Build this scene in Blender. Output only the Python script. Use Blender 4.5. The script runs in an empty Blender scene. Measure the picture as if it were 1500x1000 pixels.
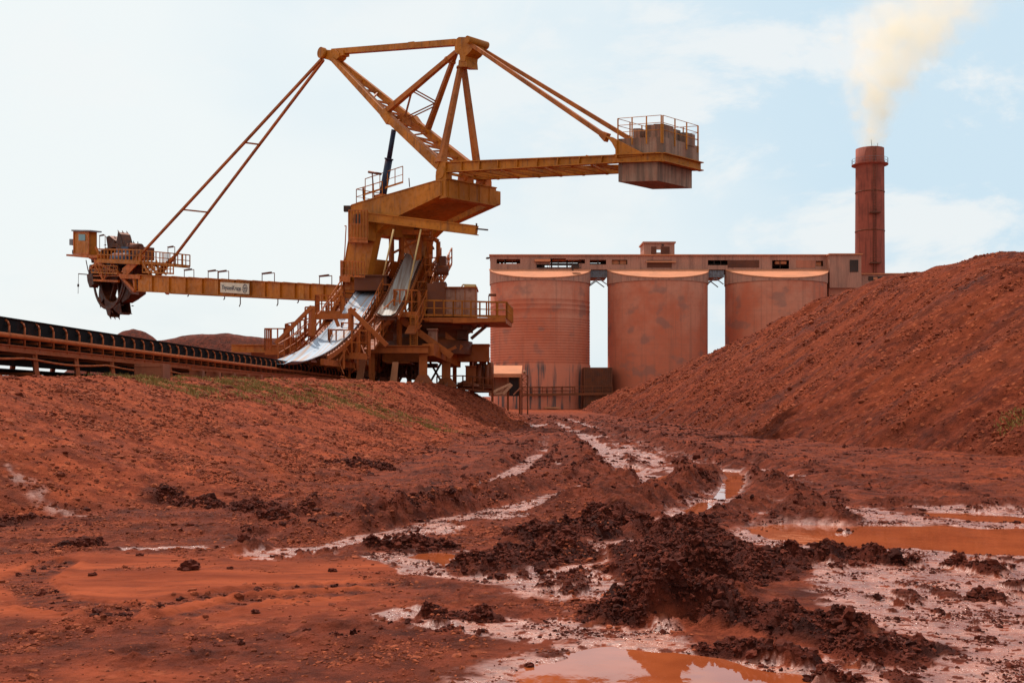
import bpy, math, random
import numpy as np
from mathutils import Vector, Matrix
random.seed(7); RNG = np.random.default_rng(11)
sc = bpy.context.scene
COL = sc.collection
R = math.radians
# ------------------------------------------------------------------ survey: photo pixel + distance -> metres
F, HZ, EYE = 1600.0, 580.0, 2.0
def at(px, py, Y): return Vector(((px-750)*Y/F, Y, EYE+(HZ-py)*Y/F))
MC = Vector((-6.65, 76.0)); AX = Vector((.70711, -.70711)); NX = Vector((-.70711, -.70711))
def mp(px, py, s):
    """point of the machine's vertical plane, s metres towards the near side"""
    dx = (px-750)/F
    Y = (s + NX.x*MC.x + NX.y*MC.y)/(NX.x*dx + NX.y)
    return at(px, py, Y)
def shift(p, ds): return Vector((p[0]+NX.x*ds, p[1]+NX.y*ds, p[2]))
def along(p, dt, dz=0): return Vector((p[0]+AX.x*dt, p[1]+AX.y*dt, p[2]+dz))
def convx(Y): return .0669*Y-16.17
# ------------------------------------------------------------------ mesh builder
class MB:
    def __init__(s): s.v = []; s.f = []; s.sm = []
    def add(s, vs, fs, smooth=False):
        b = len(s.v); s.v += [tuple(v) for v in vs]
        s.f += [tuple(b+i for i in f) for f in fs]; s.sm += [smooth]*len(fs)
        return s
    def box8(s, c):
        return s.add(c, [(0,1,2,3),(7,6,5,4),(0,4,5,1),(1,5,6,2),(2,6,7,3),(3,7,4,0)])
    def box(s, lo, hi):
        x0,y0,z0 = lo; x1,y1,z1 = hi
        return s.box8([(x0,y0,z0),(x0,y1,z0),(x1,y1,z0),(x1,y0,z0),(x0,y0,z1),(x0,y1,z1),(x1,y1,z1),(x1,y0,z1)])
    def obox(s, c, sx, sy, sz, rz=0):
        """box centred on c in plan, base at c.z, turned by rz"""
        ca, sa = math.cos(rz), math.sin(rz); o = []
        for z in (0, sz):
            for (u, w) in ((-1,-1),(-1,1),(1,1),(1,-1)):
                x, y = u*sx/2, w*sy/2
                o.append((c[0]+x*ca-y*sa, c[1]+x*sa+y*ca, c[2]+z))
        return s.box8(o)
    def beam(s, p, q, w, h=None, w2=None, h2=None):
        p = Vector(p); q = Vector(q); h = h or w; w2 = w2 or w; h2 = h2 or h
        d = (q-p)
        if d.length < 1e-6: return s
        d.normalize(); up = Vector((0,0,1))
        if abs(d.z) > .95: up = Vector((AX.x, AX.y, 0))
        sd = d.cross(up).normalized(); u = sd.cross(d)
        o = []
        for (c, a, b) in ((p,w,h),(q,w2,h2)):
            for (i, j) in ((-1,-1),(-1,1),(1,1),(1,-1)): o.append(c+sd*(i*a/2)+u*(j*b/2))
        return s.box8(o)
    def ibeam(s, p, q, w, h, t=.05):
        """rolled section: two flanges and a web"""
        p = Vector(p); q = Vector(q); up = Vector((0,0,1))
        s.beam(p+up*(h/2-t/2), q+up*(h/2-t/2), w, t); s.beam(p-up*(h/2-t/2), q-up*(h/2-t/2), w, t)
        return s.beam(p, q, t, h-2*t)
    def tube(s, p, q, r, n=8, r2=None, cap=True):
        p = Vector(p); q = Vector(q); r2 = r if r2 is None else r2
        d = (q-p)
        if d.length < 1e-6: return s
        d.normalize(); a = d.orthogonal().normalized(); b = d.cross(a)
        o = [p+(a*math.cos(2*math.pi*i/n)+b*math.sin(2*math.pi*i/n))*r for i in range(n)]
        o += [q+(a*math.cos(2*math.pi*i/n)+b*math.sin(2*math.pi*i/n))*r2 for i in range(n)]
        s.add(o, [(i,(i+1)%n,n+(i+1)%n,n+i) for i in range(n)], True)
        if cap:
            k = len(s.v)-2*n
            s.f += [tuple(k+i for i in reversed(range(n))), tuple(k+n+i for i in range(n))]; s.sm += [False]*2
        return s
    def path(s, pts, r, n=6):
        for a, b in zip(pts, pts[1:]): s.tube(a, b, r, n)
        return s
    def prism(s, poly, ext):
        """closed polygon (list of points) swept by vector ext"""
        n = len(poly); poly = [Vector(p) for p in poly]; e = Vector(ext)
        return s.add(poly+[p+e for p in poly], [tuple(range(n)), tuple(n+i for i in reversed(range(n)))] +
                     [(i, n+i, n+(i+1)%n, (i+1)%n) for i in range(n)])
    def mprism(s, pxs, s0, s1):
        """plate in the machine's plane: pixels read on plane s0, swept to plane s1"""
        pl = [mp(x, y, s0) for x, y in pxs]
        return s.prism(pl, (NX.x*(s1-s0), NX.y*(s1-s0), 0))
    def pbox(s, x0, y0, x1, y1, Y, dep):
        a = at(x0, y1, Y); b = at(x1, y0, Y)
        return s.box((a.x, Y, a.z), (b.x, Y+dep, b.z))
    def rail(s, pts, h=1.1, step=1.1, r=.03, mid=True, kick=True):
        """handrail along a polyline of deck-edge points"""
        pts = [Vector(p) for p in pts]; up = Vector((0,0,h))
        for a, b in zip(pts, pts[1:]):
            s.beam(a+up, b+up, r*2); 
            if mid: s.beam(a+up*.52, b+up*.52, r*1.4)
            if kick: s.beam(a+Vector((0,0,.08)), b+Vector((0,0,.08)), .02, .14)
            n = max(1, int(round((b-a).length/step)))
            for i in range(n+1): p = a.lerp(b, i/n); s.beam(p, p+up, r*1.8)
        return s
    def stairs(s, p, q, w, side):
        """flight from p up to q, width w along vector side: stringers and treads"""
        p = Vector(p); q = Vector(q); sd = Vector(side).normalized()*w
        s.beam(p, q, .05, .22); s.beam(p+sd, q+sd, .05, .22)
        n = max(2, int(abs(q.z-p.z)/.24))
        for i in range(n):
            c = p.lerp(q, (i+.5)/n); s.beam(c, c+sd, .26, .035)
        return s
    def build(s, name, mat, parent=None, label=None):
        if not s.v: return None
        o0 = world_of(parent) if parent else Vector((0,0,0))
        v = np.array(s.v, dtype=np.float64)
        org = o0 if parent else Vector((v[:,0].mean(), v[:,1].mean(), v[:,2].min()))
        v = v-np.array(org)
        me = bpy.data.meshes.new(name); me.from_pydata(v.tolist(), [], s.f)
        me.polygons.foreach_set('use_smooth', s.sm); me.materials.append(mat); me.update()
        ob = bpy.data.objects.new(name, me); COL.objects.link(ob)
        if parent: ob.parent = parent
        else: ob.location = org
        if label: ob['label'] = label
        fixn(me)
        return ob
def fixn(me):
    import bmesh
    bm = bmesh.new(); bm.from_mesh(me); bmesh.ops.recalc_face_normals(bm, faces=bm.faces); bm.to_mesh(me); bm.free()
def world_of(o):
    p = Vector(o.location)
    while o.parent: o = o.parent; p += Vector(o.location)
    return p
def tag(o, label=None, cat=None, group=None, kind=None):
    if label: o['label'] = label
    if cat: o['category'] = cat
    if group: o['group'] = group
    if kind: o['kind'] = kind
    return o
def thing(name, label, cat, loc, group=None):
    o = bpy.data.objects.new(name, None); COL.objects.link(o); o.location = loc; o.empty_display_size = .5
    return tag(o, label, cat, group)
# ------------------------------------------------------------------ numpy noise
_P = np.concatenate([RNG.permutation(512)]*2).astype(np.int32)
_GX = np.cos(np.arange(512)*2.39996).astype(np.float32); _GY = np.sin(np.arange(512)*2.39996).astype(np.float32)
def pn(x, y):
    x0 = np.floor(x); y0 = np.floor(y); fx = (x-x0).astype(np.float32); fy = (y-y0).astype(np.float32)
    xi = x0.astype(np.int32) & 511; yi = y0.astype(np.int32) & 511
    u = fx*fx*fx*(fx*(fx*6-15)+10); w = fy*fy*fy*(fy*(fy*6-15)+10)
    p0 = _P[xi]; p1 = _P[(xi+1) & 511]; y1 = (yi+1) & 511
    def g(p, yy, dx, dy):
        h = _P[p+yy] & 511; return _GX[h]*dx+_GY[h]*dy
    a = g(p0,yi,fx,fy); b = g(p1,yi,fx-1,fy); c = g(p0,y1,fx,fy-1); d = g(p1,y1,fx-1,fy-1)
    a += (b-a)*u; c += (d-c)*u
    return 1.5*(a+(c-a)*w)
def fbm(x, y, sc_, o=4, g=.5, off=0):
    t = 0; a = 1; k = sc_; n = 0
    for i in range(o): t = t+a*pn(x*k+17.3*i+off, y*k-9.1*i+off*1.7); n += a; a *= g; k *= 2.03
    return t/n
def billow(x, y, sc_, o=4, g=.55, off=0):
    t = 0; a = 1; k = sc_; n = 0
    for i in range(o): t = t+a*np.abs(pn(x*k+31.7*i+off, y*k+5.1*i-off)); n += a; a *= g; k *= 2.1
    return t/n
def ss(a, b, x):
    t = np.clip((x-a)/(b-a), 0, 1); return t*t*(3-2*t)
def W(px, py):
    Y = F*EYE/(py-HZ); return ((px-750)/F*Y, Y)
def dline(X, Y, pts):
    """distance to polyline, and arc length of the nearest point"""
    if X.size > 5000:      # only look at points near the line
        xs = [p[0] for p in pts]; ys = [p[1] for p in pts]; pad = 6.0
        m = (X > min(xs)-pad) & (X < max(xs)+pad) & (Y > min(ys)-pad) & (Y < max(ys)+pad)
        D = np.full(X.shape, 1e3); A = np.zeros(X.shape)
        if m.sum() > 4: d, a = _dl(X[m], Y[m], pts); D[m] = d; A[m] = a
        return D, A
    return _dl(X, Y, pts)
def _dl(X, Y, pts):
    best = np.full(X.shape, 1e9); arc = np.zeros(X.shape); L = 0
    for (a, b) in zip(pts, pts[1:]):
        dx, dy = b[0]-a[0], b[1]-a[1]; l = math.hypot(dx, dy)
        t = np.clip(((X-a[0])*dx+(Y-a[1])*dy)/(l*l), 0, 1)
        d = np.hypot(X-a[0]-t*dx, Y-a[1]-t*dy); m = d < best
        best = np.where(m, d, best); arc = np.where(m, L+t*l, arc); L += l
    return best, arc
def dpoly(X, Y, pts):
    """signed distance to polygon, negative inside"""
    d, _ = dline(X, Y, pts+[pts[0]]); ins = np.zeros(X.shape, bool); n = len(pts)
    for i in range(n):
        a = pts[i]; b = pts[(i+1) % n]
        if abs(a[1]-b[1]) < 1e-9: continue
        c = ((a[1] > Y) != (b[1] > Y)) & (X < (b[0]-a[0])*(Y-a[1])/(b[1]-a[1])+a[0]); ins ^= c
    return np.where(ins, -d, d)
# ------------------------------------------------------------------ materials
class NT:
    def __init__(s, nt): s.nt = nt
    def n(s, t, **k):
        nd = s.nt.nodes.new(t)
        for a, b in k.items():
            if a.startswith('i_'):
                key = a[2:]; key = int(key) if key.isdigit() else key.replace('_', ' ')
                s.put(nd.inputs[key], b)
            else: setattr(nd, a, b)
        return nd
    def put(s, inp, v):
        if isinstance(v, bpy.types.NodeSocket): s.nt.links.new(v, inp)
        else: inp.default_value = v
    def m(s, op, a, b=0.0, c=0.0, clamp=False):
        nd = s.nt.nodes.new('ShaderNodeMath'); nd.operation = op; nd.use_clamp = clamp
        for i, v in enumerate((a, b, c)): s.put(nd.inputs[i], v)
        return nd.outputs[0]
    def mix(s, f, a, b, mode='MIX'):
        nd = s.nt.nodes.new('ShaderNodeMix'); nd.data_type = 'RGBA'; nd.blend_type = mode
        s.put(nd.inputs[0], f)
        for i, v in ((6, a), (7, b)):
            if isinstance(v, tuple) and len(v) == 3: v = v+(1,)
            s.put(nd.inputs[i], v)
        return nd.outputs[2]
    def rng(s, v, a, b, c=0.0, d=1.0):
        nd = s.nt.nodes.new('ShaderNodeMapRange'); nd.interpolation_type = 'SMOOTHSTEP'
        for i, q in enumerate((v, a, b, c, d)): s.put(nd.inputs[i], q)
        return nd.outputs[0]
    def noise(s, vec, scale, detail=4, rough=.55, dist=0):
        nd = s.nt.nodes.new('ShaderNodeTexNoise'); s.nt.links.new(vec, nd.inputs['Vector'])
        nd.inputs['Scale'].default_value = scale; nd.inputs['Detail'].default_value = detail
        nd.inputs['Roughness'].default_value = rough; nd.inputs['Distortion'].default_value = dist
        return nd.outputs['Fac']
    def scale(s, vec, x, y, z):
        nd = s.nt.nodes.new('ShaderNodeMapping'); s.nt.links.new(vec, nd.inputs['Vector'])
        nd.inputs['Scale'].default_value = (x, y, z); return nd.outputs[0]
    def attr(s, name):
        nd = s.nt.nodes.new('ShaderNodeAttribute'); nd.attribute_name = name; return nd.outputs['Fac']
    def bump(s, h, strength, dist, prev=None):
        nd = s.nt.nodes.new('ShaderNodeBump'); s.put(nd.inputs['Height'], h)
        s.put(nd.inputs['Strength'], strength); s.put(nd.inputs['Distance'], dist)
        if prev: s.nt.links.new(prev, nd.inputs['Normal'])
        return nd.outputs[0]
def mat(name):
    m = bpy.data.materials.new(name); m.use_nodes = True; nt = m.node_tree
    b = nt.nodes['Principled BSDF']; t = NT(nt); pos = nt.nodes.new('ShaderNodeNewGeometry').outputs['Position']
    return m, t, b, pos
def steel(name, c, dust=.3, rust=.35, rough=.55, streak=1.0, dustc=(.30,.062,.010)):
    """painted steel weathered by rust blooms, rain streaks and ore dust that gathers low down"""
    m, t, b, pos = mat(name)
    c1 = t.mix(t.rng(t.noise(pos, .45, 5), .3, .7), tuple(x*.72 for x in c), tuple(min(1, x*1.18) for x in c))
    st = t.noise(t.scale(pos, 3.2, 3.2, .28), 1.3, 5, .6)
    c2 = t.mix(t.m('MULTIPLY', t.rng(st, .52, .72), .55*streak), c1, (.085,.03,.014))
    rs = t.noise(pos, 2.6, 7, .68)
    c3 = t.mix(t.m('MULTIPLY', t.rng(rs, .55-.1*rust, .72-.1*rust), min(1, rust*1.6)), c2, (.13,.038,.015))
    zz = t.nt.nodes.new('ShaderNodeSeparateXYZ'); t.nt.links.new(pos, zz.inputs[0])
    low = t.rng(zz.outputs[2], 14, 3.5)
    nz = t.nt.nodes.new('ShaderNodeNewGeometry'); sx = t.nt.nodes.new('ShaderNodeSeparateXYZ'); t.nt.links.new(nz.outputs['Normal'], sx.inputs[0])
    up = t.rng(sx.outputs[2], .3, .95)
    df = t.m('ADD', t.m('MULTIPLY', low, dust*1.15), t.m('MULTIPLY', up, .6))
    df = t.m('MULTIPLY', df, t.rng(t.noise(pos, 1.1, 5), .25, .65, .5, 1.2), clamp=True)
    c4 = t.mix(df, c3, dustc)
    t.put(b.inputs['Base Color'], c4); b.inputs['Specular IOR Level'].default_value = .25
    t.put(b.inputs['Roughness'], t.rng(rs, .3, .7, rough-.1, rough+.25))
    t.put(b.inputs['Normal'], t.bump(rs, .35, .03))
    return m
M = {}
M['ochre'] = steel('ochre_paint', (.43,.125,.005), .4, .3)
M['ochre_low'] = steel('dusty_ochre_paint', (.45,.100,.007), .55, .4)
M['ochre_bright'] = steel('bright_ochre_paint', (.50,.16,.012), .2, .15)
M['tie'] = steel('red_ochre_tie_paint', (.38,.095,.010), .2, .35)
M['wheel'] = steel('dark_rusted_wheel', (.055,.018,.010), .15, .6)
M['rust'] = steel('rusted_steel', (.12,.030,.012), .35, .8)
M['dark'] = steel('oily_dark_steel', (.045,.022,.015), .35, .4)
M['pale_rod'] = steel('pale_yellow_rod', (.62,.40,.16), .1, .1)
M['blue'] = steel('dark_blue_cylinder', (.018,.028,.055), 0, .1, .35, 0)
M['blue_motor'] = steel('blue_grey_motor', (.05,.075,.12), .1, .2)
M['convo'] = steel('red_dusted_conveyor_steel', (.33,.062,.018), .5, .35)
M['pipe'] = steel('bright_red_dusted_pipe', (.52,.115,.032), .3, .2)
M['grey'] = steel('grey_galvanised', (.20,.19,.20), .1, .25)
M['sheet'] = steel('dusted_brown_sheet', (.42,.20,.13), .4, .4)
M['palew'] = steel('pale_chute', (.55,.33,.20), .3, .2)
def rubber():
    m, t, b, pos = mat('black_rubber_belt')
    n = t.noise(pos, 2, 5)
    t.put(b.inputs['Base Color'], t.mix(t.rng(n, .5, .8), (.010,.008,.008), (.05,.015,.010))); b.inputs['Roughness'].default_value = .85; b.inputs['Specular IOR Level'].default_value = .12
    return m
M['rubber'] = rubber()
def palebelt():
    m, t, b, pos = mat('pale_blue_belt')
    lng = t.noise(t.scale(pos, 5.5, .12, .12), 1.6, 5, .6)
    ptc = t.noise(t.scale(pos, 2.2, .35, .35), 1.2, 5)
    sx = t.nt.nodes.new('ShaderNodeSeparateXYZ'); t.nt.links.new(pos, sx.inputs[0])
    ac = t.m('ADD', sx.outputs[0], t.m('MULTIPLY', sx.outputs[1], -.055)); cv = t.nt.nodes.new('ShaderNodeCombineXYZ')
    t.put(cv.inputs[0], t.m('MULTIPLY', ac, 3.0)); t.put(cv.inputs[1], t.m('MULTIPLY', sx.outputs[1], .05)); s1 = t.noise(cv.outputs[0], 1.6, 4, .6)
    c = t.mix(t.rng(s1, .48, .60), (.38,.42,.49), (.42,.28,.22))  # pale blue-grey base with brown streaks along the belt
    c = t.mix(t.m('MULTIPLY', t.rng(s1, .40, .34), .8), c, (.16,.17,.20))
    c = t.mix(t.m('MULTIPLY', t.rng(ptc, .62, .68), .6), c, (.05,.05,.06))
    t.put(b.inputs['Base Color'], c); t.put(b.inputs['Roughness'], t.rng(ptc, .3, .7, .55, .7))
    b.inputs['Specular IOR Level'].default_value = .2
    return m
M['belt'] = palebelt()
def dullbelt():
    m, t, b, pos = mat('dusty_grey_belt')
    lng = t.noise(t.scale(pos, 5.5, .12, .12), 1.6, 5, .6)
    t.put(b.inputs['Base Color'], t.mix(t.rng(lng, .4, .62), (.36,.31,.27), (.22,.13,.09))); b.inputs['Roughness'].default_value = .6; return m
M['belt_dull'] = dullbelt()
def concrete(name, c, dustc=(.32,.10,.05), amt=.5, vert=1.0, lo=.48, hi=.64):
    m, t, b, pos = mat(name)
    n1 = t.noise(pos, .6, 6, .6); st = t.noise(t.scale(pos, 2.6, 2.6, .16), 1.0, 6, .65)
    c1 = t.mix(t.rng(n1, .3, .7), tuple(x*.75 for x in c), c)
    c1 = t.mix(t.m('MULTIPLY', t.rng(n1, .35, .65), amt), c1, dustc)
    c2 = t.mix(t.m('MULTIPLY', t.rng(st, lo, hi), .6*vert), c1, tuple(x*.3 for x in c))
    t.put(b.inputs['Base Color'], c2); b.inputs['Roughness'].default_value = .9
    t.put(b.inputs['Normal'], t.bump(t.noise(pos, 6, 6, .7), .4, .05))
    return m
M['conc'] = concrete('counterweight_concrete', (.40,.22,.145), (.24,.085,.045), .85, 1.3, .42, .56)
M['concp'] = concrete('plinth_concrete', (.30,.085,.035), (.34,.09,.035), .5, .6)
M['orangepost'] = concrete('weathered_orange_block', (.55,.21,.09), (.45,.15,.06), .4, .3)
def silo_mat(name, ribbed):
    m, t, b, pos = mat(name)
    s = t.nt.nodes.new('ShaderNodeSeparateXYZ'); t.nt.links.new(pos, s.inputs[0]); z = s.outputs[2]
    n1 = t.noise(pos, .16, 6, .6); n2 = t.noise(pos, 1.3, 6, .65)
    st = t.noise(t.scale(pos, 1.6, 1.6, .045), .9, 7, .65)
    hb = t.noise(t.scale(pos, .03, .03, 2.2), 1.0, 3, .5)
    # dust cover: greyer and browner in the upper third, saturated brick red on the flanks below
    c = t.mix(t.rng(z, 2, 21), (.57,.135,.062), (.58,.215,.125))
    c = t.mix(t.rng(n1, .38, .64), c, (.53,.125,.056))
    c = t.mix(t.m('MULTIPLY', t.rng(n2, .45, .75), .35), c, (.34,.13,.085))
    c = t.mix(t.m('MULTIPLY', t.rng(hb, .45, .7), .15), c, (.35,.105,.06))
    pt = t.noise(t.scale(pos, 1, 1, 1.3), .33, 4, .5)
    c = t.mix(t.m('MULTIPLY', t.rng(pt, .56, .68), .5), c, (.20,.115,.09))
    c = t.mix(t.m('MULTIPLY', t.rng(st, .52, .68), .4), c, (.24,.09,.055))
    if ribbed:
        low = t.m('MULTIPLY', t.rng(z, 7.8, 6.2), 1.0)
        st2 = t.noise(t.scale(pos, 1.1, 1.1, .07), .8, 6, .6)
        c = t.mix(t.m('MULTIPLY', low, .5), c, (.55,.15,.08))
        c = t.mix(t.m('MULTIPLY', low, t.rng(st2, .50, .60)), c, (.10,.055,.045))
    t.put(b.inputs['Base Color'], c); b.inputs['Roughness'].default_value = .9
    t.put(b.inputs['Normal'], t.bump(t.m('ADD', t.m('MULTIPLY', hb, .3), t.m('MULTIPLY', n2, .5)), .5, .08))
    return m
M['silo'] = silo_mat('red_dusted_silo_concrete', False)
M['silo_ribbed'] = silo_mat('stained_ribbed_silo_concrete', True)
M['silocap'] = concrete('silo_crown_concrete', (.50,.235,.155), (.46,.17,.10), .5, .8)
M['roofdust'] = concrete('orange_dusted_roof', (.60,.20,.085), (.55,.17,.07), .5, .1)
def clad():
    m, t, b, pos = mat('corrugated_gallery_cladding')
    s = t.nt.nodes.new('ShaderNodeSeparateXYZ'); t.nt.links.new(pos, s.inputs[0])
    w = t.m('SINE', t.m('MULTIPLY', s.outputs[0], 24))
    n = t.noise(pos, .5, 6); st = t.noise(t.scale(pos, 2, 2, .15), 1, 5)
    c = t.mix(t.rng(n, .35, .65), (.38,.165,.105), (.46,.185,.115))
    c = t.mix(t.m('MULTIPLY', t.rng(st, .5, .68), .5), c, (.19,.075,.05))
    c = t.mix(t.m('MULTIPLY', t.rng(w, -.2, .9), .22), c, (.20,.08,.05))
    t.put(b.inputs['Base Color'], c); b.inputs['Roughness'].default_value = .8
    t.put(b.inputs['Normal'], t.bump(w, .4, .04)); return m
M['clad'] = clad()
M['cladred'] = concrete('red_dusted_cladding', (.46,.15,.085), (.44,.13,.065), .6, .6)
M['chimney'] = concrete('chimney_red_concrete', (.29,.060,.032), (.32,.066,.034), .4, .9)
M['inside'] = steel('interior_shade', (.04,.025,.02), 0, .3)  # near-black colour stands in for shade inside doorway, gallery and shelter
def water():
    m, t, b, pos = mat('muddy_orange_water')
    n = t.noise(t.scale(pos, 1, 1, 1), 1.2, 3)
    t.put(b.inputs['Base Color'], t.mix(t.rng(n, .35, .65), (.25,.050,.016), (.33,.070,.022)))
    b.inputs['Roughness'].default_value = .03; b.inputs['IOR'].default_value = 1.42
    rip = t.noise(t.scale(pos, 1, .6, 1), 7, 3); rip2 = t.noise(pos, 1.6, 2)
    t.put(b.inputs['Normal'], t.bump(t.m('ADD', t.m('MULTIPLY', rip, .25), rip2), .25, .012)); return m
M['water'] = water()
def earth(name, pile=False):
    m, t, b, pos = mat(name)
    wet, clay, dark, grn = (t.attr(a) for a in ('wet', 'clay', 'dark', 'green'))
    big = t.noise(pos, .22, 4); mid = t.noise(pos, 2.2, 6, .62); fine = t.noise(pos, 14, 5, .7); grit = t.noise(pos, 55, 3, .7)
    vo = t.nt.nodes.new('ShaderNodeTexVoronoi'); t.nt.links.new(pos, vo.inputs['Vector']); vo.inputs['Scale'].default_value = 7.5 if not pile else 4.2
    vo.inputs['Randomness'].default_value = 1
    vr = t.nt.nodes.new('ShaderNodeSeparateColor'); t.nt.links.new(vo.outputs['Color'], vr.inputs[0])
    stone = t.m('MULTIPLY', t.rng(vr.outputs[0], .55, .9), t.rng(vo.outputs['Distance'], .55, .25))
    if pile: c = t.mix(t.rng(mid, .3, .7), (.095,.0150,.0065), (.255,.045,.0175))
    else: c = t.mix(t.rng(mid, .3, .7), (.12,.0195,.0085), (.36,.068,.026))
    c = t.mix(t.m('MULTIPLY', t.rng(big, .4, .62), .5), c, (.25,.046,.015))
    c = t.mix(t.m('MULTIPLY', t.rng(fine, .5, .72), .5), c, (.055,.010,.005))
    c = t.mix(t.m('MULTIPLY', stone, .6), c, (.42,.098,.038))
    c = t.mix(t.m('MULTIPLY', t.rng(grit, .55, .75), .3), c, (.38,.10,.045))
    c = t.mix(t.m('MULTIPLY', t.rng(t.noise(pos, .75, 7, .7), .50, .66), .6), c, (.070,.0145,.0085))
    cl = t.mix(t.rng(t.noise(t.scale(pos, .35, 1.6, 1), 1.2, 6, .6), .3, .7), (.16,.027,.010), (.32,.062,.022))
    cl = t.mix(t.m('MULTIPLY', t.rng(t.noise(t.scale(pos, .5, 2.2, 1), 2.4, 7, .65, .8), .50, .66), .6), cl, (.11,.020,.009))
    cl = t.mix(t.m('MULTIPLY', t.rng(fine, .5, .75), .35), cl, (.16,.035,.016))
    c = t.mix(clay, c, cl)
    dk = t.mix(t.rng(mid, .35, .68), (.036,.0060,.0032), (.130,.020,.0090))
    c = t.mix(dark, c, dk)
    wc = t.mix(t.rng(mid, .35, .65), (.22,.050,.026), (.44,.155,.100))  # wet mud, its base made paler pink to paint in sky sheen
    wm = t.noise(t.scale(pos, 1, 1.7, 1), 5.5, 7, .7); wc = t.mix(t.m('MULTIPLY', t.rng(wm, .48, .62), .75), wc, (.12,.026,.014))
    c = t.mix(wet, c, wc)
    gm = t.m('MULTIPLY', grn, t.rng(t.noise(pos, 5, 5, .7), .42, .62))
    c = t.mix(gm, c, (.13,.085,.022))
    t.put(b.inputs['Base Color'], c)
    rw = t.rng(wm, .35, .65, .14, .45)
    rr = t.m('ADD', t.m('MULTIPLY', wet, rw), t.m('MULTIPLY', t.m('SUBTRACT', 1.0, wet), t.m('SUBTRACT', .93, t.m('MULTIPLY', dark, .28))))
    t.put(b.inputs['Roughness'], rr)
    t.put(b.inputs['Specular IOR Level'], t.m('ADD', .06, t.m('MULTIPLY', wet, .6)))
    dry = t.m('SUBTRACT', 1.0, t.m('MULTIPLY', wet, .8))
    dryc = t.m('MULTIPLY', dry, t.m('SUBTRACT', 1.0, t.m('MULTIPLY', clay, .6)))
    n1 = t.bump(mid, t.m('MULTIPLY', dryc, .5), .12)
    fd = t.noise(pos, 22, 5, .75); n1 = t.bump(fd, t.m('MULTIPLY', dark, .9), .06, n1)
    n2 = t.bump(t.m('ADD', t.m('MULTIPLY', fine, 1.0), t.m('MULTIPLY', stone, .7)), t.m('MULTIPLY', dryc, .9), .05 if not pile else .11, n1)
    n2 = t.bump(wm, t.m('MULTIPLY', wet, .55), .05, n2); n3 = t.bump(grit, t.m('ADD', .12, t.m('MULTIPLY', dryc, .5)), .012, n2)
    t.put(b.inputs['Normal'], n3)
    return m
M['earth'] = earth('red_mud_and_laterite')
M['pile'] = earth('stockpiled_bauxite', True)
def stone_mat(name, a, b_):
    m, t, b, pos = mat(name)
    oi = t.nt.nodes.new('ShaderNodeNewGeometry')
    r = oi.outputs['Random Per Island']
    c = t.mix(r, a, b_); c = t.mix(t.m('MULTIPLY', t.rng(t.noise(pos, 20, 4), .45, .7), .5), c, tuple(x*.4 for x in a))
    t.put(b.inputs['Base Color'], c); b.inputs['Roughness'].default_value = .9; b.inputs['Specular IOR Level'].default_value = .12
    t.put(b.inputs['Normal'], t.bump(t.noise(pos, 25, 4), .6, .02)); return m
M['stone'] = stone_mat('loose_laterite_stones', (.12,.021,.009), (.36,.080,.032))
M['clod'] = stone_mat('dark_mud_clods', (.040,.0070,.0038), (.135,.023,.0105))
def grassm():
    m, t, b, pos = mat('weeds')
    g = t.nt.nodes.new('ShaderNodeNewGeometry')
    c = t.mix(g.outputs['Random Per Island'], (.19,.125,.018), (.34,.18,.045))
    t.put(b.inputs['Base Color'], c); b.inputs['Roughness'].default_value = .8; return m
M['grass'] = grassm()
def plain(name, c, rough=.6):
    m, t, b, pos = mat(name)
    t.put(b.inputs['Base Color'], t.mix(t.rng(t.noise(pos, 3, 4), .3, .7), tuple(x*.85 for x in c), c)); b.inputs['Roughness'].default_value = rough; return m
M['signw'] = plain('sign_board_cream', (.62,.52,.38)); M['signk'] = plain('sign_lettering', (.02,.025,.06))
M['glass'] = plain('blue_green_glass', (.06,.16,.17), .15)
# ------------------------------------------------------------------ terrain
def tab(Y, ys, vs): return np.interp(Y, ys, vs)
HEAPS = [  # (polyline in world metres, radius, height)
    ([W(720,832), W(775,822), W(830,812)], .48, .13),
    ([W(800,790), W(850,782), W(905,768)], .60, .15),
    ([W(950,812), W(985,845), W(1000,880), W(985,900)], .55, .13),
    ([W(940,900), W(1030,905), W(1130,915), W(1210,930), W(1290,950)], .46, .13),
    ([W(1005,870), W(1060,850), W(1110,825), W(1030,800), W(980,775)], .55, .12),
    ([W(1170,818), W(1230,812), W(1320,824)], .26, .13),
    ([W(1400,828), W(1440,838)], .20, .10),
    ([W(1180,968), W(1120,962), W(1060,952)], .18, .09),
    ([W(1190,988), W(1230,992)], .14, .08),
    ([W(560,803), W(640,801)], .28, .07),
    ([W(640,903), W(700,907)], .16, .04),
    ([W(1430,876), W(1455,874)], .12, .05),
]
SLOPEH = [([W(240,738), W(300,742)], .35, .13), ([W(345,750), W(385,742)], .3, .10), ([W(400,762), W(450,748)], .35, .12),
          ([W(490,692), W(555,688)], .5, .10), ([W(0,768), W(60,764)], .2, .05), ([W(100,802), W(135,800)], .16, .05)]
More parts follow.
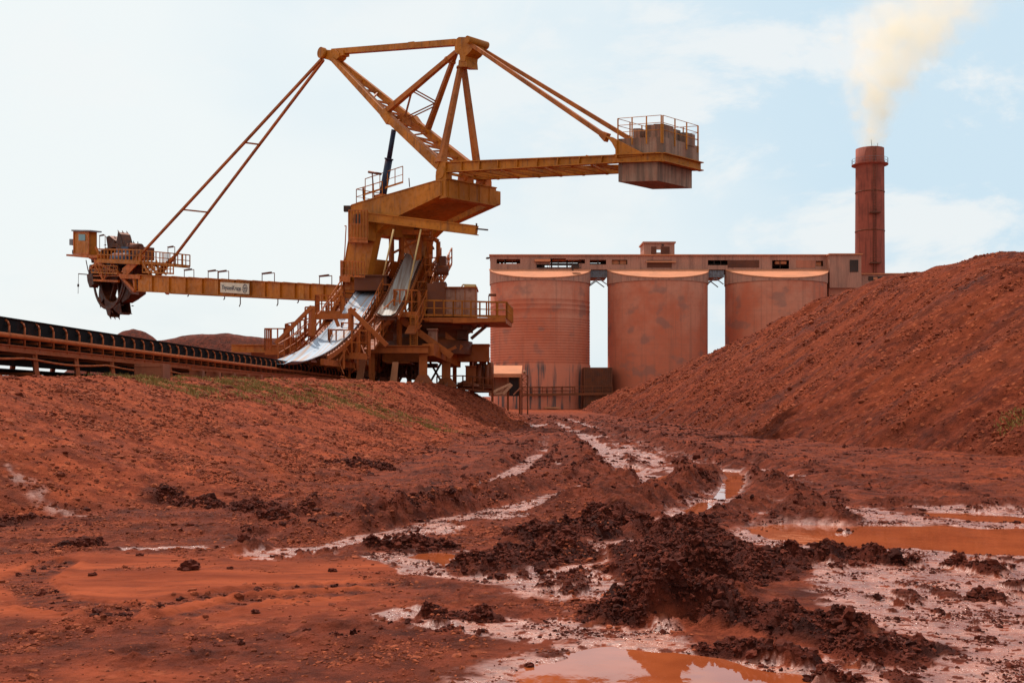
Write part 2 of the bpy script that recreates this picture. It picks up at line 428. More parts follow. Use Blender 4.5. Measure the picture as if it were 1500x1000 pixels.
TREADS = [  # wheel-thrown ridges with lug prints
    ([W(425,790), W(490,774), W(570,757), W(640,748)], .42, .13),
    ([W(530,776), W(620,756), W(700,738), W(775,716)], .40, .16),
    ([W(480,748), W(550,728), W(620,727)], .7, .17),
    ([W(700,730), W(780,712), W(850,702), W(890,692)], .65, .16),
    ([W(830,750), W(880,728), W(905,707)], .6, .20),
    ([W(900,752), W(960,735), W(1000,714), W(1030,697)], .62, .30),
    ([W(1050,758), W(1100,741), W(1118,714), W(1100,692)], .42, .17),
    ([W(1190,765), W(1185,741), W(1160,717), W(1150,704)], .55, .20),
    ([W(640,700), W(720,680), W(770,655), W(790,640)], .8, .12),
    ([W(870,705), W(850,672), W(835,645)], .7, .14),
    ([W(1085,684), W(1010,662), W(930,640), W(880,628)], .9, .18),
    ([W(1400,720), W(1300,712), W(1180,690), W(1080,668)], .9, .14),
    ([W(1500,742), W(1400,735), W(1290,738)], .5, .10),
    ([W(0,768), W(120,764), W(260,758), W(420,762)], .22, .06), ([W(0,796), W(160,789), W(330,780), W(420,783)], .20, .06),
]
FLOWS = [W(940,780), W(880,800), W(850,820)]
PUDS = [  # water, world polygons
    ('big', [W(790,976), W(830,962), W(890,958), W(960,962), W(1050,968), W(1120,980), W(1200,990), W(1270,1012), W(1280,1060), W(1100,1090), W(760,1090), W(775,1010)]),
    ('right', [W(1085,772), W(1150,766), W(1300,768), W(1500,774), W(1640,778), W(1640,818), W(1500,812), W(1330,800), W(1200,796), W(1130,785)]),
    ('thin', [W(1360,748), W(1450,752), W(1560,760), W(1560,768), W(1430,761), W(1370,754)]),
    ('rut', [W(1055,688), W(1085,690), W(1096,704), W(1085,716), W(1060,728), W(1045,729), W(1060,712), W(1062,700)]),
    ('small', [W(900,683), W(935,680), W(945,688), W(920,693), W(902,691)]),
    ('small', [W(955,702), W(975,695), W(980,703), W(958,717), W(944,717)]),
    ('left', [W(612,808), W(640,806), W(680,813), W(690,822), W(650,824), W(625,816)]),
    ('left', [W(535,793), W(560,789), W(575,793), W(545,798)]),
    ('small', [W(1265,935), W(1310,938), W(1340,945), W(1300,948)]),
    ('small', [W(1010,738), W(1040,732), W(1048,740), W(1025,752), W(1000,750)]),
]
RUTS = [  # long wheel ruts: floor, banks either side
    ([W(380,814), W(500,792), W(620,768), W(760,742), W(850,718), W(895,695), W(885,668), W(850,640), W(815,618)], .42),
    ([W(960,775), W(1035,750), W(1082,716), W(1080,692), W(1020,673), W(945,650), W(880,630), W(835,614)], .46),
    ([W(1000,752), W(985,728), W(955,706), W(915,684), W(880,655), W(845,630)], .34),
    ([W(1180,775), W(1195,740), W(1170,712), W(1120,690), W(1050,668), W(960,642), W(890,622)], .34),
    ([W(300,800), W(480,772), W(640,738), W(740,700), W(790,665), W(800,635)], .34),
]
ARCS = [([W(70,826), W(20,850), W(60,885), W(180,905)], .10), ([W(95,826), W(48,850), W(90,880), W(210,896)], .10), ([W(150,905), W(260,880), W(400,862), W(620,852)], .12), ([W(250,905), W(380,878), W(520,868)], .10),
    ([W(0,778), W(200,772), W(420,770)], .10), ([W(0,812), W(200,806), W(400,800)], .08), ([W(500,930), W(700,890), W(860,885)], .15), ([W(200,960), W(420,930), W(640,925)], .12)]
WETL = [([W(400,812), W(500,805), W(600,780), W(700,758), W(790,742)], .55), ([W(610,800), W(660,815), W(690,835), W(760,845)], .6),
        ([W(560,812), W(620,835)], .3),
        ([W(600,905), W(700,915), W(790,925), W(850,930)], .42), ([W(200,803), W(260,800), W(400,808)], .2),
        ([W(860,860), W(900,830), W(940,800)], .9), ([W(780,840), W(860,860), W(940,850)], .7), ([W(860,915), W(930,925)], .5),
        ([W(775,624), W(795,622)], 1.2), ([W(850,636), W(880,650), W(905,665), W(945,678), W(1010,690)], 1.2), ([W(945,645), W(990,662), W(1050,678), W(1085,690)], .9),
        ([W(900,690), W(950,700), W(960,715)], .9), ([W(1085,700), W(1060,730), W(1010,750), W(990,765)], .9), ([W(1000,745), W(1040,752)], .9),
        ([W(845,680), W(870,678)], 1.2), ([W(1180,735), W(1120,755), W(1060,765)], .9), ([W(1160,700), W(1170,730)], .4), ([W(620,745), W(760,700)], .15)]
WETP = [[W(1050,765), W(1180,745), W(1330,738), W(1520,738), W(1700,747), W(1850,790), W(1980,900), W(2300,1150), W(560,1150), W(690,1000), W(780,965), W(900,930), W(1100,960), W(1340,945), W(1260,880), W(1180,850), W(1120,800)],
        [W(880,790), W(1000,800), W(900,870), W(820,865), W(790,850)]]
WPATCH = [([W(60,575), W(140,600)], .6)]
PUDLEV = -.018
def embank(X, Y):
    s = X-(.0669*Y-16.17)
    toe = tab(Y, [0,12,18,21,30,50,75,107,170,400], [4,5.5,7.2,10.3,10.9,11.2,12.8,10.3,4.5,2])
    edge = tab(Y, [0,45,58,70,80,95,120,170], [1.6,1.6,3.0,6.6,7.6,6.5,3.5,.5])
    hc = tab(Y, [0,20,30,45,60,70,80,100,140,200], [2.35,2.4,2.5,2.72,2.85,2.75,2.35,2.0,1.2,.3])
    t = np.clip((s-edge)/(toe-edge), 0, 1)
    pr = 1-t; pr = .35*(pr*pr*(3-2*pr))+.65*(pr**1.25)
    lft = ss(-9, -4.2, s)
    return hc*pr*lft, s, t
def height(X, Y):
    z, s, t = embank(X, Y)
    n = {}
    slope = (t > 0)*(t < 1)*(s > 0)
    warp = fbm(X, Y, .7, 3, off=3)
    wx = X+.22*warp; wy = Y+.35*fbm(X, Y, .6, 3, off=8)
    near = ss(60, 30, Y)
    # flat hard clay pad on the left, bottom
    wx2 = X+.8*warp; wy2 = Y+1.0*fbm(X, Y, .6, 4, off=8)
    clay = ss(.6, -.5, dpoly(wx2, wy2, [W(-700,830), W(20,822), W(200,815), W(420,812), W(560,822), W(640,835), W(560,860), W(480,900), W(300,912), W(120,905), W(-10,900), W(-500,900)]))
    clay = np.maximum(clay, .55*ss(.4, -.2, dpoly(wx, wy, [W(-100,1010), W(250,985), W(330,1010), W(200,1080), W(-200,1080)])))
    clay = clay*ss(-.55, -.1, fbm(X*.5, Y*1.6, .9, 4, off=62)+.05)
    # wetness region
    wet = np.zeros(X.shape)
    for pl, r in WETL: d, _ = dline(wx, wy, pl); wet = np.maximum(wet, ss(r*1.25, r*.5, d))
    for pg in WETP: wet = np.maximum(wet, ss(.5, -.25, dpoly(wx, wy, pg)))
    far = (1-near)
    rough = (1-.85*clay)*(1-.55*wet)
    # general lumpy mud and gravel
    base = .05*fbm(X, Y, .45, 3, off=1)+.06*(billow(X, Y, 1.5, 5, off=2)-.25)*rough+.05*far*fbm(X, Y, .9, 3)
    base = base+slope*(.22*fbm(X, Y, .28, 4, off=5)+.08*(billow(X, Y, 2.2, 4, off=9)-.25)+.10*(billow(X, Y*1.3, .9, 3, off=109)-.25))
    # broken crust: sparse crumbs
    cr = billow(X, Y, 3.1, 4, .6, off=21); crm = ss(.10, .35, fbm(X, Y, .8, 3, off=40)+.12)
    base = base+.07*np.maximum(cr-.30, 0)*2*crm*rough*near
    cz = fbm(X*.5, Y*2.2, 1.3, 4, off=61)
    base = base+clay*(.012*cz)
    z = z+base
    # old wheel tracks across the plain
    bend = X-(.9*np.sin(Y/17.)+.020*Y)
    tk = np.abs(((bend/1.9+.25*fbm(X, Y, .12, 3, off=81)) % 1)-.5)*2
    mid = ss(16, 28, Y)*ss(150, 90, Y)*(1-slope*ss(.9, .6, t))
    z = z+mid*(.16*(tk-.5)*ss(-.15, .2, fbm(X, Y, .1, 3, off=82))+.22*(billow(X, Y, .75, 4, .55, off=83)-.25)+.10*(billow(X, Y*1.6, 2.3, 3, .5, off=84)-.25))
    dark = np.zeros(X.shape); hid = np.zeros(X.shape, np.int32); hv = np.zeros(X.shape)
    lump = billow(X, Y, 1.9, 4, .45, off=12); lump2 = billow(X, Y, 5.5, 2, .5, off=14)
    hx = X+.25*fbm(X, Y, 1.3, 3, off=7); hy = Y+.3*fbm(X, Y, 1.2, 3, off=57)
    for i, (pl, r, h) in enumerate(HEAPS+SLOPEH):
        d, _ = dline(hx, hy, pl)
        q = ss(r*1.25, r*.1, d)
        body = q*(h*.75)+ss(r*1.6, r*.5, d)*(h+(.09 if i < 12 else .03))*1.5*(lump-.18)+ss(r*1.8, r*.6, d)*(.075 if i < 12 else .05)*(lump2-.22)
        z = z+body; qd = ss(r*1.5, r*.8, d+.5*r*(warp)); dark = np.maximum(dark, qd*(1 if i < 12 else .72))
        m = q > hv; hid = np.where(m & (q > .12), i+1, hid); hv = np.maximum(hv, q)
    wetr = np.zeros(X.shape); bank = np.zeros(X.shape)
    for pl, r in RUTS:
        d, arc = dline(X+.10*warp, Y+.16*warp, pl); fl = ss(r, r*.45, d); bk = ss(r*.7, r*1.25, d)*ss(r*3.1, r*1.6, d)
        lug = np.abs(((arc*2.9+d*1.2) % 1)-.5)*2; up = ss(-.25, .2, fbm(X, Y, .35, 3, off=85))
        z = z-fl*.06+bk*up*(.055+.15*(lump-.2)+.045*(lug-.5)); wetr = np.maximum(wetr, fl); bank = np.maximum(bank, bk*up); dark = np.maximum(dark, .78*bk*up)
        dark = dark*(1-.7*fl)
    wet = np.maximum(wet, wetr*ss(-.3, .05, fbm(X, Y, .2, 2, off=86)+.1))
    for pl, r in ARCS:
        d, arc = dline(X+.05*warp, Y+.05*warp, pl); q = ss(r*2, r*.6, d); lug = np.abs(((arc*5) % 1)-.5)*2
        z = z-q*.018+ss(r*1.2, r*2, d)*ss(r*3.4, r*2.2, d)*.02*(.5+lug); dark = np.maximum(dark, .8*q*(.4+.6*lug)); clay = clay*(1-.7*q*(.4+.6*lug))
    for i, (pl, r, h) in enumerate(TREADS):
        d, arc = dline(X+.12*warp, Y+.12*warp, pl)
        dd = d/r; q = ss(1.25, .15, dd)
        lug = np.abs(((arc*3.4+dd*.9) % 1)-.5)*2
        z = z+q*h*.85+q*.55*h*(lug-.5)*ss(0, .25, q)+q*.6*h*(lump-.25)+ss(1.6, .8, dd)*.025*(lump2-.2)
        dark = np.maximum(dark, .62*ss(1.35, .8, dd+.2*warp))
        # the rut beside the ridge
    # crumbs scattered through the wet plain
    cm = billow(X, Y, 2.4, 5, .62, off=77)*(.55+.9*ss(-.15, .35, fbm(X, Y, .9, 3, off=78)))
    crumbs = .16*(1-np.exp(-np.maximum(cm-.31, 0)/.16))*wet*near
    z = z+crumbs*.42*ss(5, 12, Y)+crumbs*.1
    z = z-.025*wet*near+wet*near*.030*(billow(X, Y, 4.5, 3, .7, off=111)-.22)*ss(30, 14, Y)
    hol = (Y < 70)*(s > 7)*1.0
    z = np.where(hol > 0, np.maximum(z, PUDLEV+.010+.02*np.clip(fbm(X, Y, 2.2, 3, off=95)+.2, 0, 1)), z)
    # puddles
    pm = np.zeros(X.shape); qx = wx+.22*fbm(X, Y, 1.9, 3, off=101); qy = wy+.25*fbm(X, Y, 1.7, 3, off=103)
    for nm, pg in PUDS:
        d = dpoly(qx, qy, pg); b = ss(.20, -.22, d)
        zl = PUDLEV+.014; z = zl+(z-zl)*(1-ss(.7, .1, d)*.65*(1-ss(.1, .8, dark)))
        z = z-b*(.13+.06*(nm == 'big')); pm = np.maximum(pm, b)
    lowm = ss(.10, .015, z-embank(X, Y)[0]*(s < 12))
    wetf = wet*(1-np.clip(dark*1.2, 0, 1))*ss(.07, .01, crumbs*.55+.35*np.maximum(lump2-.33, 0))
    wetf = wetf*ss(-.35, .12, fbm(X, Y, .8, 4, off=33)+.12+.2*ss(16, 8, Y)+.25*ss(-.2, 1, X)*ss(20, 15, Y))
    wetf = wetf*(1-.85*bank*(1-wetr)); wetf = ss(.20, .66, wetf+.5*fbm(X, Y*1.3, 3.2, 4, .6, off=121)*ss(0, .15, wetf)); wetf = np.maximum(wetf, pm*.9); wetf = wetf*ss(.13, .04, z-embank(X, Y)[0])
    # a damp runnel high on the left slope
    d, _ = dline(X+.5*warp, Y, [(-11.2, 22.4), (-9.3, 19.6), (-7.2, 18.2)]); wetf = np.maximum(wetf, .5*ss(.35, .05, d)*ss(-.1, .25, fbm(X, Y, 2, 3)))
    dark = np.maximum(dark*(1-pm), .75*ss(.02, .09, crumbs)*near)
    dk2 = ss(-.02, .28, fbm(X, Y*1.7, .42, 4, off=91))*.6*ss(120, 60, Y)*(1-clay)*(s > 6)*(1-.45*slope*ss(.95, .7, t))
    dark = np.maximum(dark, dk2*(1-wetf))
    plain = ss(.80, 1.0, t)*(s > 5)*ss(150, 110, Y)*(.30+.35*ss(-.25, .25, fbm(X, Y*1.8, .35, 4, off=97)))
    dark = np.maximum(dark, plain*(1-clay)*(1-.8*wetf))
    green = ss(1.6, .3, np.abs(s-(3.0+.10*(Y-40))))*ss(34, 38, Y)*ss(62, 54, Y)
    dgr, _ = dline(X, Y, [(-12.2, 36), (-10.2, 46), (-7.2, 50), (-4.6, 52)])
    green = np.maximum(green*.6, ss(3.2, .8, dgr))*ss(-.3, .2, fbm(X, Y, .5, 4, off=15))
    return z, np.clip(wetf, 0, 1), np.clip(clay*(1-dark)*(1-wetf), 0, 1), np.clip(dark, 0, 1), np.clip(green, 0, 1), hid, hv
def grid_faces(nr, nc):
    i = np.arange(nr-1)[:,None]*nc+np.arange(nc-1)[None,:]
    return np.stack([i, i+1, i+1+nc, i+nc], -1).reshape(-1, 4)
def np_mesh(name, V, Fq, material, attrs, label=None, cat=None, kind=None, smooth=True, org=None):
    """mesh object from numpy arrays, keeping only the vertices used"""
    used = np.unique(Fq); rm = np.full(len(V), -1, np.int64); rm[used] = np.arange(len(used))
    Vu = V[used]; Fu = rm[Fq]
    org = np.array([Vu[:,0].mean(), Vu[:,1].mean(), Vu[:,2].min()]) if org is None else np.array(org)
    me = bpy.data.meshes.new(name); k = Fu.shape[1]
    me.vertices.add(len(Vu)); me.vertices.foreach_set('co', (Vu-org).astype(np.float32).ravel())
    me.loops.add(Fu.size); me.loops.foreach_set('vertex_index', Fu.astype(np.int32).ravel())
    me.polygons.add(len(Fu)); me.polygons.foreach_set('loop_start', np.arange(0, Fu.size, k, dtype=np.int32))
    me.update(calc_edges=True)
    me.polygons.foreach_set('use_smooth', np.full(len(Fu), smooth)); me.materials.append(material)
    for an, av in attrs.items():
        a = me.attributes.new(an, 'FLOAT', 'POINT'); a.data.foreach_set('value', av[used].astype(np.float32))
    ob = bpy.data.objects.new(name, me); COL.objects.link(ob); ob.location = org
    return tag(ob, label, cat, kind=kind)
yr = [3.0]
while yr[-1] < 4000: yr.append(yr[-1]*(1.0030 if yr[-1] < 18 else 1.0036 if yr[-1] < 100 else (1.008 if yr[-1] < 220 else 1.08)))
yr = np.array(yr)
tc = np.concatenate([np.linspace(-2.5, -.62, 60, endpoint=False), np.linspace(-.62, .62, 1500), np.linspace(.64, 2.5, 60)])
GY = np.repeat(yr[:,None], len(tc), 1); GX = yr[:,None]*tc[None,:]
gx, gy = GX.ravel(), GY.ravel()
gz, wet, clay, dark, green, hid, hv = height(gx, gy)
GV = np.stack([gx, gy, gz], 1); GF = grid_faces(*GX.shape)
AT = dict(wet=wet, clay=clay, dark=dark, green=green)
fh = hid[GF].min(1); 
HEAPLBL = {1: 'small dark mud heap left of the wet flat, leftmost of the clod heaps', 2: 'dark lumpy mud heap behind the small left heap, ending in wheel ruts',
    3: 'tallest heap of dark wet mud clods in the middle foreground', 4: 'long dark mud windrow running to the lower right towards the bottom puddle', 5: 'broad low spread of dark clods behind the tallest mud heap',
    6: 'small dark clod heap on the near shore of the long right puddle'}
taken = np.zeros(len(GF), bool)
for hi, lb in HEAPLBL.items():
    m = fh == hi
    if m.sum() > 50: np_mesh('mud_heap', GV, GF[m], M['earth'], AT, lb, 'mud heap'); taken |= m
np_mesh('ground', GV, GF[~taken], M['earth'], AT, kind='structure')
# water sheets: each puddle flush in its own hollow
NPD = 0
for nm, pg in PUDS:
    cx = sum(p[0] for p in pg)/len(pg); cy = sum(p[1] for p in pg)/len(pg)
    mb = MB(); ring = []
    for x, y in pg:
        l = math.hypot(x-cx, y-cy); k = (l+.6)/l; ring.append((cx+(x-cx)*k, cy+(y-cy)*k, PUDLEV-.004*NPD))
    NPD = (NPD+1) % 5
    mb.add(ring, [tuple(range(len(ring)))]); o = mb.build('puddle', M['water']); tag(o, kind='structure')
    if o.data.polygons[0].normal.z < 0: o.data.flip_normals()
# ---------------- the big stockpile on the right
px_ = np.arange(3, 95, .115); 
ypl = [24.0]
while ypl[-1] < 165: ypl.append(ypl[-1]+.075+.0022*max(0, ypl[-1]-35))
ypl = np.array(ypl)
px_ = np.concatenate([np.arange(3, 46, .13), np.arange(46, 95, .6)])
PX, PY = np.meshgrid(px_, ypl); pxr, pyr = PX.ravel(), PY.ravel()
def pile_h(X, Y):
    toe = tab(Y, [24,30,36,45,53,75,95,110,130,150,165], [27,21,16.9,13.6,12.0,11.6,11.2,10.6,9.6,9.6,13])
    toe = toe+.9*fbm(X*.3, Y, .12, 3, off=4)
    hc = tab(Y, [24,30,36,45,50,55,60,64.5,70,75,85,93,100,109,120,132,145,158,165], [3,4.2,5.4,6.5,7.6,8.7,9.8,10.5,10.7,10.6,10.4,10.6,9.0,6.6,4.8,3.4,2.3,1.2,.2])
    hc = hc+.35*fbm(X, Y, .16, 3, off=6)
    sl = .70+.05*fbm(X, Y, .09, 2)
    r = sl*(X-toe)
    k = .35
    z = -np.logaddexp(-r/k, -hc/k)*k          # soft minimum: face, then crest
    # benches and slip gullies running down the face
    g = fbm(X*.55+.25*Y, Y*.9-.25*X, .42, 4, off=31)
    d1 = (X-toe)-9.5-.12*(Y-60); tr = ss(.9, .0, np.abs(d1+1.2*fbm(X, Y, .1, 2)))*ss(48, 62, Y)
    z = z+.34*g+.30*fbm(X*.35+Y*.9, Y*.35-X*.2, .5, 3, off=36)+.16*(billow(X, Y, .8, 4, .6, off=44)-.25)+.08*(billow(X, Y, 3.0, 3, .6, off=45)-.25)-.22*tr
    z = z+.34*fbm((Y+X*.15)*.55, (X-Y*.1)*.07, 1.0, 4, off=73)
    # slumped skirt at the foot
    z = z+.55*ss(4.0, .5, np.abs(X-toe-1.4))*(billow(X, Y, .5, 4, .6, off=47)-.05)*ss(-2.6, 1.2, X-toe)
    return np.where(X-toe < -3.2, -.5, z-.12), r
pz, rr_ = pile_h(pxr, pyr)
PV = np.stack([pxr, pyr, pz], 1); PF = grid_faces(*PX.shape)
zmx = PV[PF, 2].max(1); PF = PF[(zmx > -.35)]
slide = ss(.1, .45, fbm((pyr+pxr*.15)*.55, (pxr-pyr*.1)*.08, 1.0, 4, off=73))
pdark = .45*slide*(pz > .8)+.55*ss(.0, .35, fbm(pxr*.6+.25*pyr, pyr-.25*pxr, .35, 4, off=31))*ss(.3, -.2, fbm(pxr, pyr, .2, 3, off=72))+.35*ss(2.0, .4, pz)
np_mesh('ore_stockpile', PV, PF, M['pile'], dict(wet=np.zeros(len(PV)), clay=np.zeros(len(PV)), dark=np.clip(pdark, 0, .8), green=np.zeros(len(PV))),
        'huge red bauxite stockpile filling the right side beneath the chimney', 'stockpile')
# ---------------- two distant stockpiles behind the conveyor
def far_pile(cx, cy, prof, label, seed):
    n = 110; xs = np.linspace(-1, 1, n); X, Y = np.meshgrid(xs, np.linspace(-1, 1, n)); X = X.ravel(); Y = Y.ravel()
    rx, ry, hgt, fl = prof
    r = np.sqrt((np.maximum(np.abs(X)-fl, 0)/(1-fl))**2+Y**2); z = hgt*np.clip(1-r, 0, 1)-.03*0
    z = z-hgt*.06*np.exp(-(r/.07)**2)+.35*fbm(X*rx, Y*ry, .3, 4, off=seed)*ss(0, .1, 1-r)+(fl > 0)*(.9*fbm(X*rx, Y*0+seed, .09, 3))*ss(0, .4, 1-r)
    z = np.where(r > .995, -.4, z)
    V = np.stack([cx+X*rx, cy+Y*ry, z], 1); k = np.zeros(len(V))
    np_mesh('far_stockpile', V, grid_faces(n, n), M['pile'], dict(wet=k, clay=k, dark=k+.7, green=k), label, 'stockpile')
a = at(195, 479, 128); far_pile(a.x, 128, (13.5, 13.5, a.z+.5, 0), 'small pointed far stockpile below the bucket wheel', 5)
a = at(288, 490, 128); far_pile(a.x+2.5, 132, (19, 13, a.z+.6, .45), 'long low far stockpile behind the conveyor, beside the pointed one', 8)
# ---------------- loose stones and clods (nobody could count them)
def ico():
    p = (1+5**.5)/2; v = np.array([(-1,p,0),(1,p,0),(-1,-p,0),(1,-p,0),(0,-1,p),(0,1,p),(0,-1,-p),(0,1,-p),(p,0,-1),(p,0,1),(-p,0,-1),(-p,0,1)])/1.9
    f = np.array([(0,11,5),(0,5,1),(0,1,7),(0,7,10),(0,10,11),(1,5,9),(5,11,4),(11,10,2),(10,7,6),(7,1,8),(3,9,4),(3,4,2),(3,2,6),(3,6,8),(3,8,9),(4,9,5),(2,4,11),(6,2,10),(8,6,7),(9,8,1)])
    return v, f
IV, IF = ico()
def subd(v, f):
    v = [tuple(p) for p in v]; c = {}; o = []
    def mid_(a, b):
        k = (min(a, b), max(a, b))
        if k not in c: m_ = (np.array(v[a])+np.array(v[b]))/2; m_ = m_/np.linalg.norm(m_)*np.linalg.norm(v[0]); v.append(tuple(m_)); c[k] = len(v)-1
        return c[k]
    for a, b, d in f: x, y, z = mid_(a,b), mid_(b,d), mid_(d,a); o += [(a,x,z),(b,y,x),(d,z,y),(x,y,z)]
    return np.array(v), np.array(o)
IV2, IF2 = subd(IV, IF)
def scatter(name, P, S, material, label, flat=.7, jag=.3, kind='stuff', cat='stones', fine=False):
    v0, f0 = (IV2, IF2) if fine else (IV, IF); nv = len(v0)
    n = len(P); V = v0[None]*(1+RNG.uniform(-jag, jag, (n, nv, 1)))
    V = V*RNG.uniform(.55, 1.4, (n, 1, 3)); tl = RNG.uniform(-1.2, 1.2, n); ct, st_ = np.cos(tl)[:,None], np.sin(tl)[:,None]
    V = np.stack([V[...,0], V[...,1]*ct-V[...,2]*st_, (V[...,1]*st_+V[...,2]*ct)*flat], -1); th = RNG.uniform(0, 6.28, n); c, s_ = np.cos(th), np.sin(th)
    x = V[...,0]*c[:,None]-V[...,1]*s_[:,None]; y = V[...,0]*s_[:,None]+V[...,1]*c[:,None]
    V = np.stack([x, y, V[...,2]], -1)*S[:,None,None]+P[:,None,:]
    Fq = (f0[None]+nv*np.arange(n)[:,None,None]).reshape(-1, 3)
    return np_mesh(name, V.reshape(-1, 3), Fq, material, {}, label, cat, kind=kind, smooth=False)
def pick(mask_w, n):
    p = mask_w/mask_w.sum(); return RNG.choice(len(p), n, p=p)
infan = (np.abs(gx/gy) < .6) & (gy > 5) & (gy < 110)
es, ss_, tt = embank(gx, gy)
# stones of the left embankment
w = infan*(tt > 0)*(tt < .97)*(ss_ > 0)*(.12+ss(-.05, .35, fbm(gx, gy, .5, 3, off=66)))*gy**.9
i = pick(w, 34000); S = np.clip(RNG.lognormal(-3.85, .5, len(i)), .010, .10)*(.6+gy[i]/45)
scatter('loose_stones', np.stack([gx[i], gy[i], gz[i]], 1), S, M['stone'], 'loose red stones strewn over the left embankment')
# gravel of the foreground, bottom left
w = infan*(gy < 26)*(tt >= .9)*(1-wet)*(1-.93*clay)*(gx < 1.5)*(.1+ss(0, .35, fbm(gx, gy, .9, 3, off=67)))*gy
i = pick(w, 22000); S = np.clip(RNG.lognormal(-4.75, .5, len(i)), .004, .035)*(.7+gy[i]/18)
scatter('loose_gravel', np.stack([gx[i], gy[i], gz[i]], 1), S, M['stone'], 'fine red gravel scattered on the foreground dirt', cat='gravel')
# dark clods on heaps, ridges and on the wet plain
w = infan*(gy < 45)*(dark > .66)*(hv+.14+.12*(wet > .3))*gy*(.2+ss(-.1, .3, fbm(gx, gy, 1.1, 3, off=68)))
i = pick(w, 46000); S = np.minimum(np.clip(RNG.lognormal(-4.75, .65, len(i)), .004, .06)*(.6+gy[i]/22), .065)
scatter('mud_clods', np.stack([gx[i], gy[i], gz[i]+S*.1], 1), S, M['clod'], 'countless small dark mud clods on the heaps and ruts', .8, .42, cat='clods', fine=True)
w = infan*(gy > 15)*(gy < 115)*(tt > .9)*(wet < .3)*(es < .4)*(clay < .2)*gy**1.3*(.04+ss(.05, .4, fbm(gx, gy*1.6, .5, 4, off=169)))*(np.abs(gx-2) < 6+gy*.3)
i = pick(w, 22000); S = np.minimum(np.clip(RNG.lognormal(-4.2, .6, len(i)), .006, .08)*(.4+gy[i]/32), .14)
scatter('mud_lumps', np.stack([gx[i], gy[i], gz[i]], 1), S, M['clod'], 'scattered dark mud lumps on the track and plain before the stockpile', .7, .4, cat='lumps', fine=False)
w = infan*(gy < 24)*(wet > .2)*(gx > -2)*gy*(.05+ss(.0, .4, fbm(gx, gy, 1.5, 3, off=168)))*(gz > PUDLEV)
i = pick(w, 16000); S = np.clip(RNG.lognormal(-5.0, .5, len(i)), .003, .03)*(.7+gy[i]/20)
scatter('mud_crumbs', np.stack([gx[i], gy[i], gz[i]], 1), S, M['clod'], 'fine mud crumbs strewn over the wet flat', .7, .4, cat='crumbs', fine=False)
# stones of the big stockpile
pw = (np.abs(pxr/pyr) < .6)*(pz > .1)*(rr_ < 12)*(.1+ss(-.1, .35, fbm(pxr, pyr, .22, 4, off=69)))*pyr**.5
i = pick(pw, 42000); S = np.clip(RNG.lognormal(-3.5, .5, len(i)), .018, .16)*(.5+pyr[i]/70)
scatter('stockpile_stones', np.stack([pxr[i], pyr[i], pz[i]], 1), S, M['stone'], 'loose ore lumps covering the big stockpile')
# single clods one can point at
def zat(x, y):
    return float(height(np.array([x]), np.array([y]))[0][0])
def clod(px, py, size, label, group=None):
    x, y = W(px, py); z = zat(x, y); mb = MB(); rs = np.random.default_rng(int(px*7+py)); vs = []; n, k = 14, 10
    for a_ in range(k+1):
        ph = math.pi*a_/k
        for b_ in range(n):
            th = 2*math.pi*b_/n; d = Vector((math.cos(th)*math.sin(ph), math.sin(th)*math.sin(ph), math.cos(ph)*.6))
            from mathutils import noise as mn
            r = size*(.75+.55*mn.noise(d*2.1+Vector((px, py, 0)))+.28*mn.noise(d*5.3+Vector((py, px, 0)))); vs.append((x+d.x*r*1.25, y+d.y*r, z+size*.25+d.z*r))
    mb.add(vs, [(a_*n+b_, a_*n+(b_+1)%n, (a_+1)*n+(b_+1)%n, (a_+1)*n+b_) for a_ in range(k) for b_ in range(n)])
    tag(mb.build('mud_clod', M['clod']), label, 'mud clod', group)
G = 'dark clods lying on the smooth clay'
clod(277, 836, .13, 'largest dark mud clod lying alone on the smooth orange clay', G)
clod(487, 837, .055, 'small dark clod at the right end of the smooth orange clay', G)
clod(337, 835, .04, 'small dark clod on the orange clay just right of the largest clod', G)
clod(205, 815, .05, 'small dark clod at the far rim of the orange clay', G)
clod(136, 844, .045, 'small dark clod left of the largest clod on the orange clay', G)
clod(374, 898, .045, 'small dark clod at the near rim of the orange clay', G)
clod(775, 972, .04, 'small dark clod poking from the left end of the bottom puddle')
# weeds
def weeds(name, P, label, h=.16):
    n = len(P); th = RNG.uniform(0, 6.28, n); hh = h*RNG.uniform(.5, 1.5, n); wd = hh*.22; ln = RNG.uniform(-.7, .7, (n, 2))*hh[:,None]
    dx, dy = np.cos(th)*wd, np.sin(th)*wd
    A = P+np.stack([-dx, -dy, 0*dx-.02], 1); B = P+np.stack([dx, dy, 0*dx-.02], 1); C = P+np.stack([ln[:,0], ln[:,1], hh], 1)
    V = np.stack([A, B, C], 1).reshape(-1, 3); np_mesh(name, V, np.arange(3*n).reshape(-1, 3), M['grass'], {}, label, 'weeds', kind='stuff', smooth=False)
w = infan*green*(gy > 25)*(.05+ss(.0, .3, fbm(gx, gy, 1.4, 3, off=70)))*gy**1.2
i = pick(w, 15000); weeds('weeds', np.stack([gx[i], gy[i], gz[i]], 1), 'dry yellow green weeds on the embankment below the conveyor', .09)
d = np.hypot((pxr-at(1485,590,38).x)/.8, (pyr-38.0)/.9); i = pick(ss(1, .1, d)+1e-12, 300); weeds('weeds', np.stack([pxr[i], pyr[i], pz[i]], 1), 'fresh green tuft at the right foot of the big stockpile', .11)
d = np.hypot((pxr-at(985,615,75).x)/1.2, (pyr-75.0)/2); i = pick(ss(1, .1, d)+1e-12, 260); weeds('weeds', np.stack([pxr[i], pyr[i], pz[i]], 1), 'small green tuft at the middle of the stockpile foot', .10)
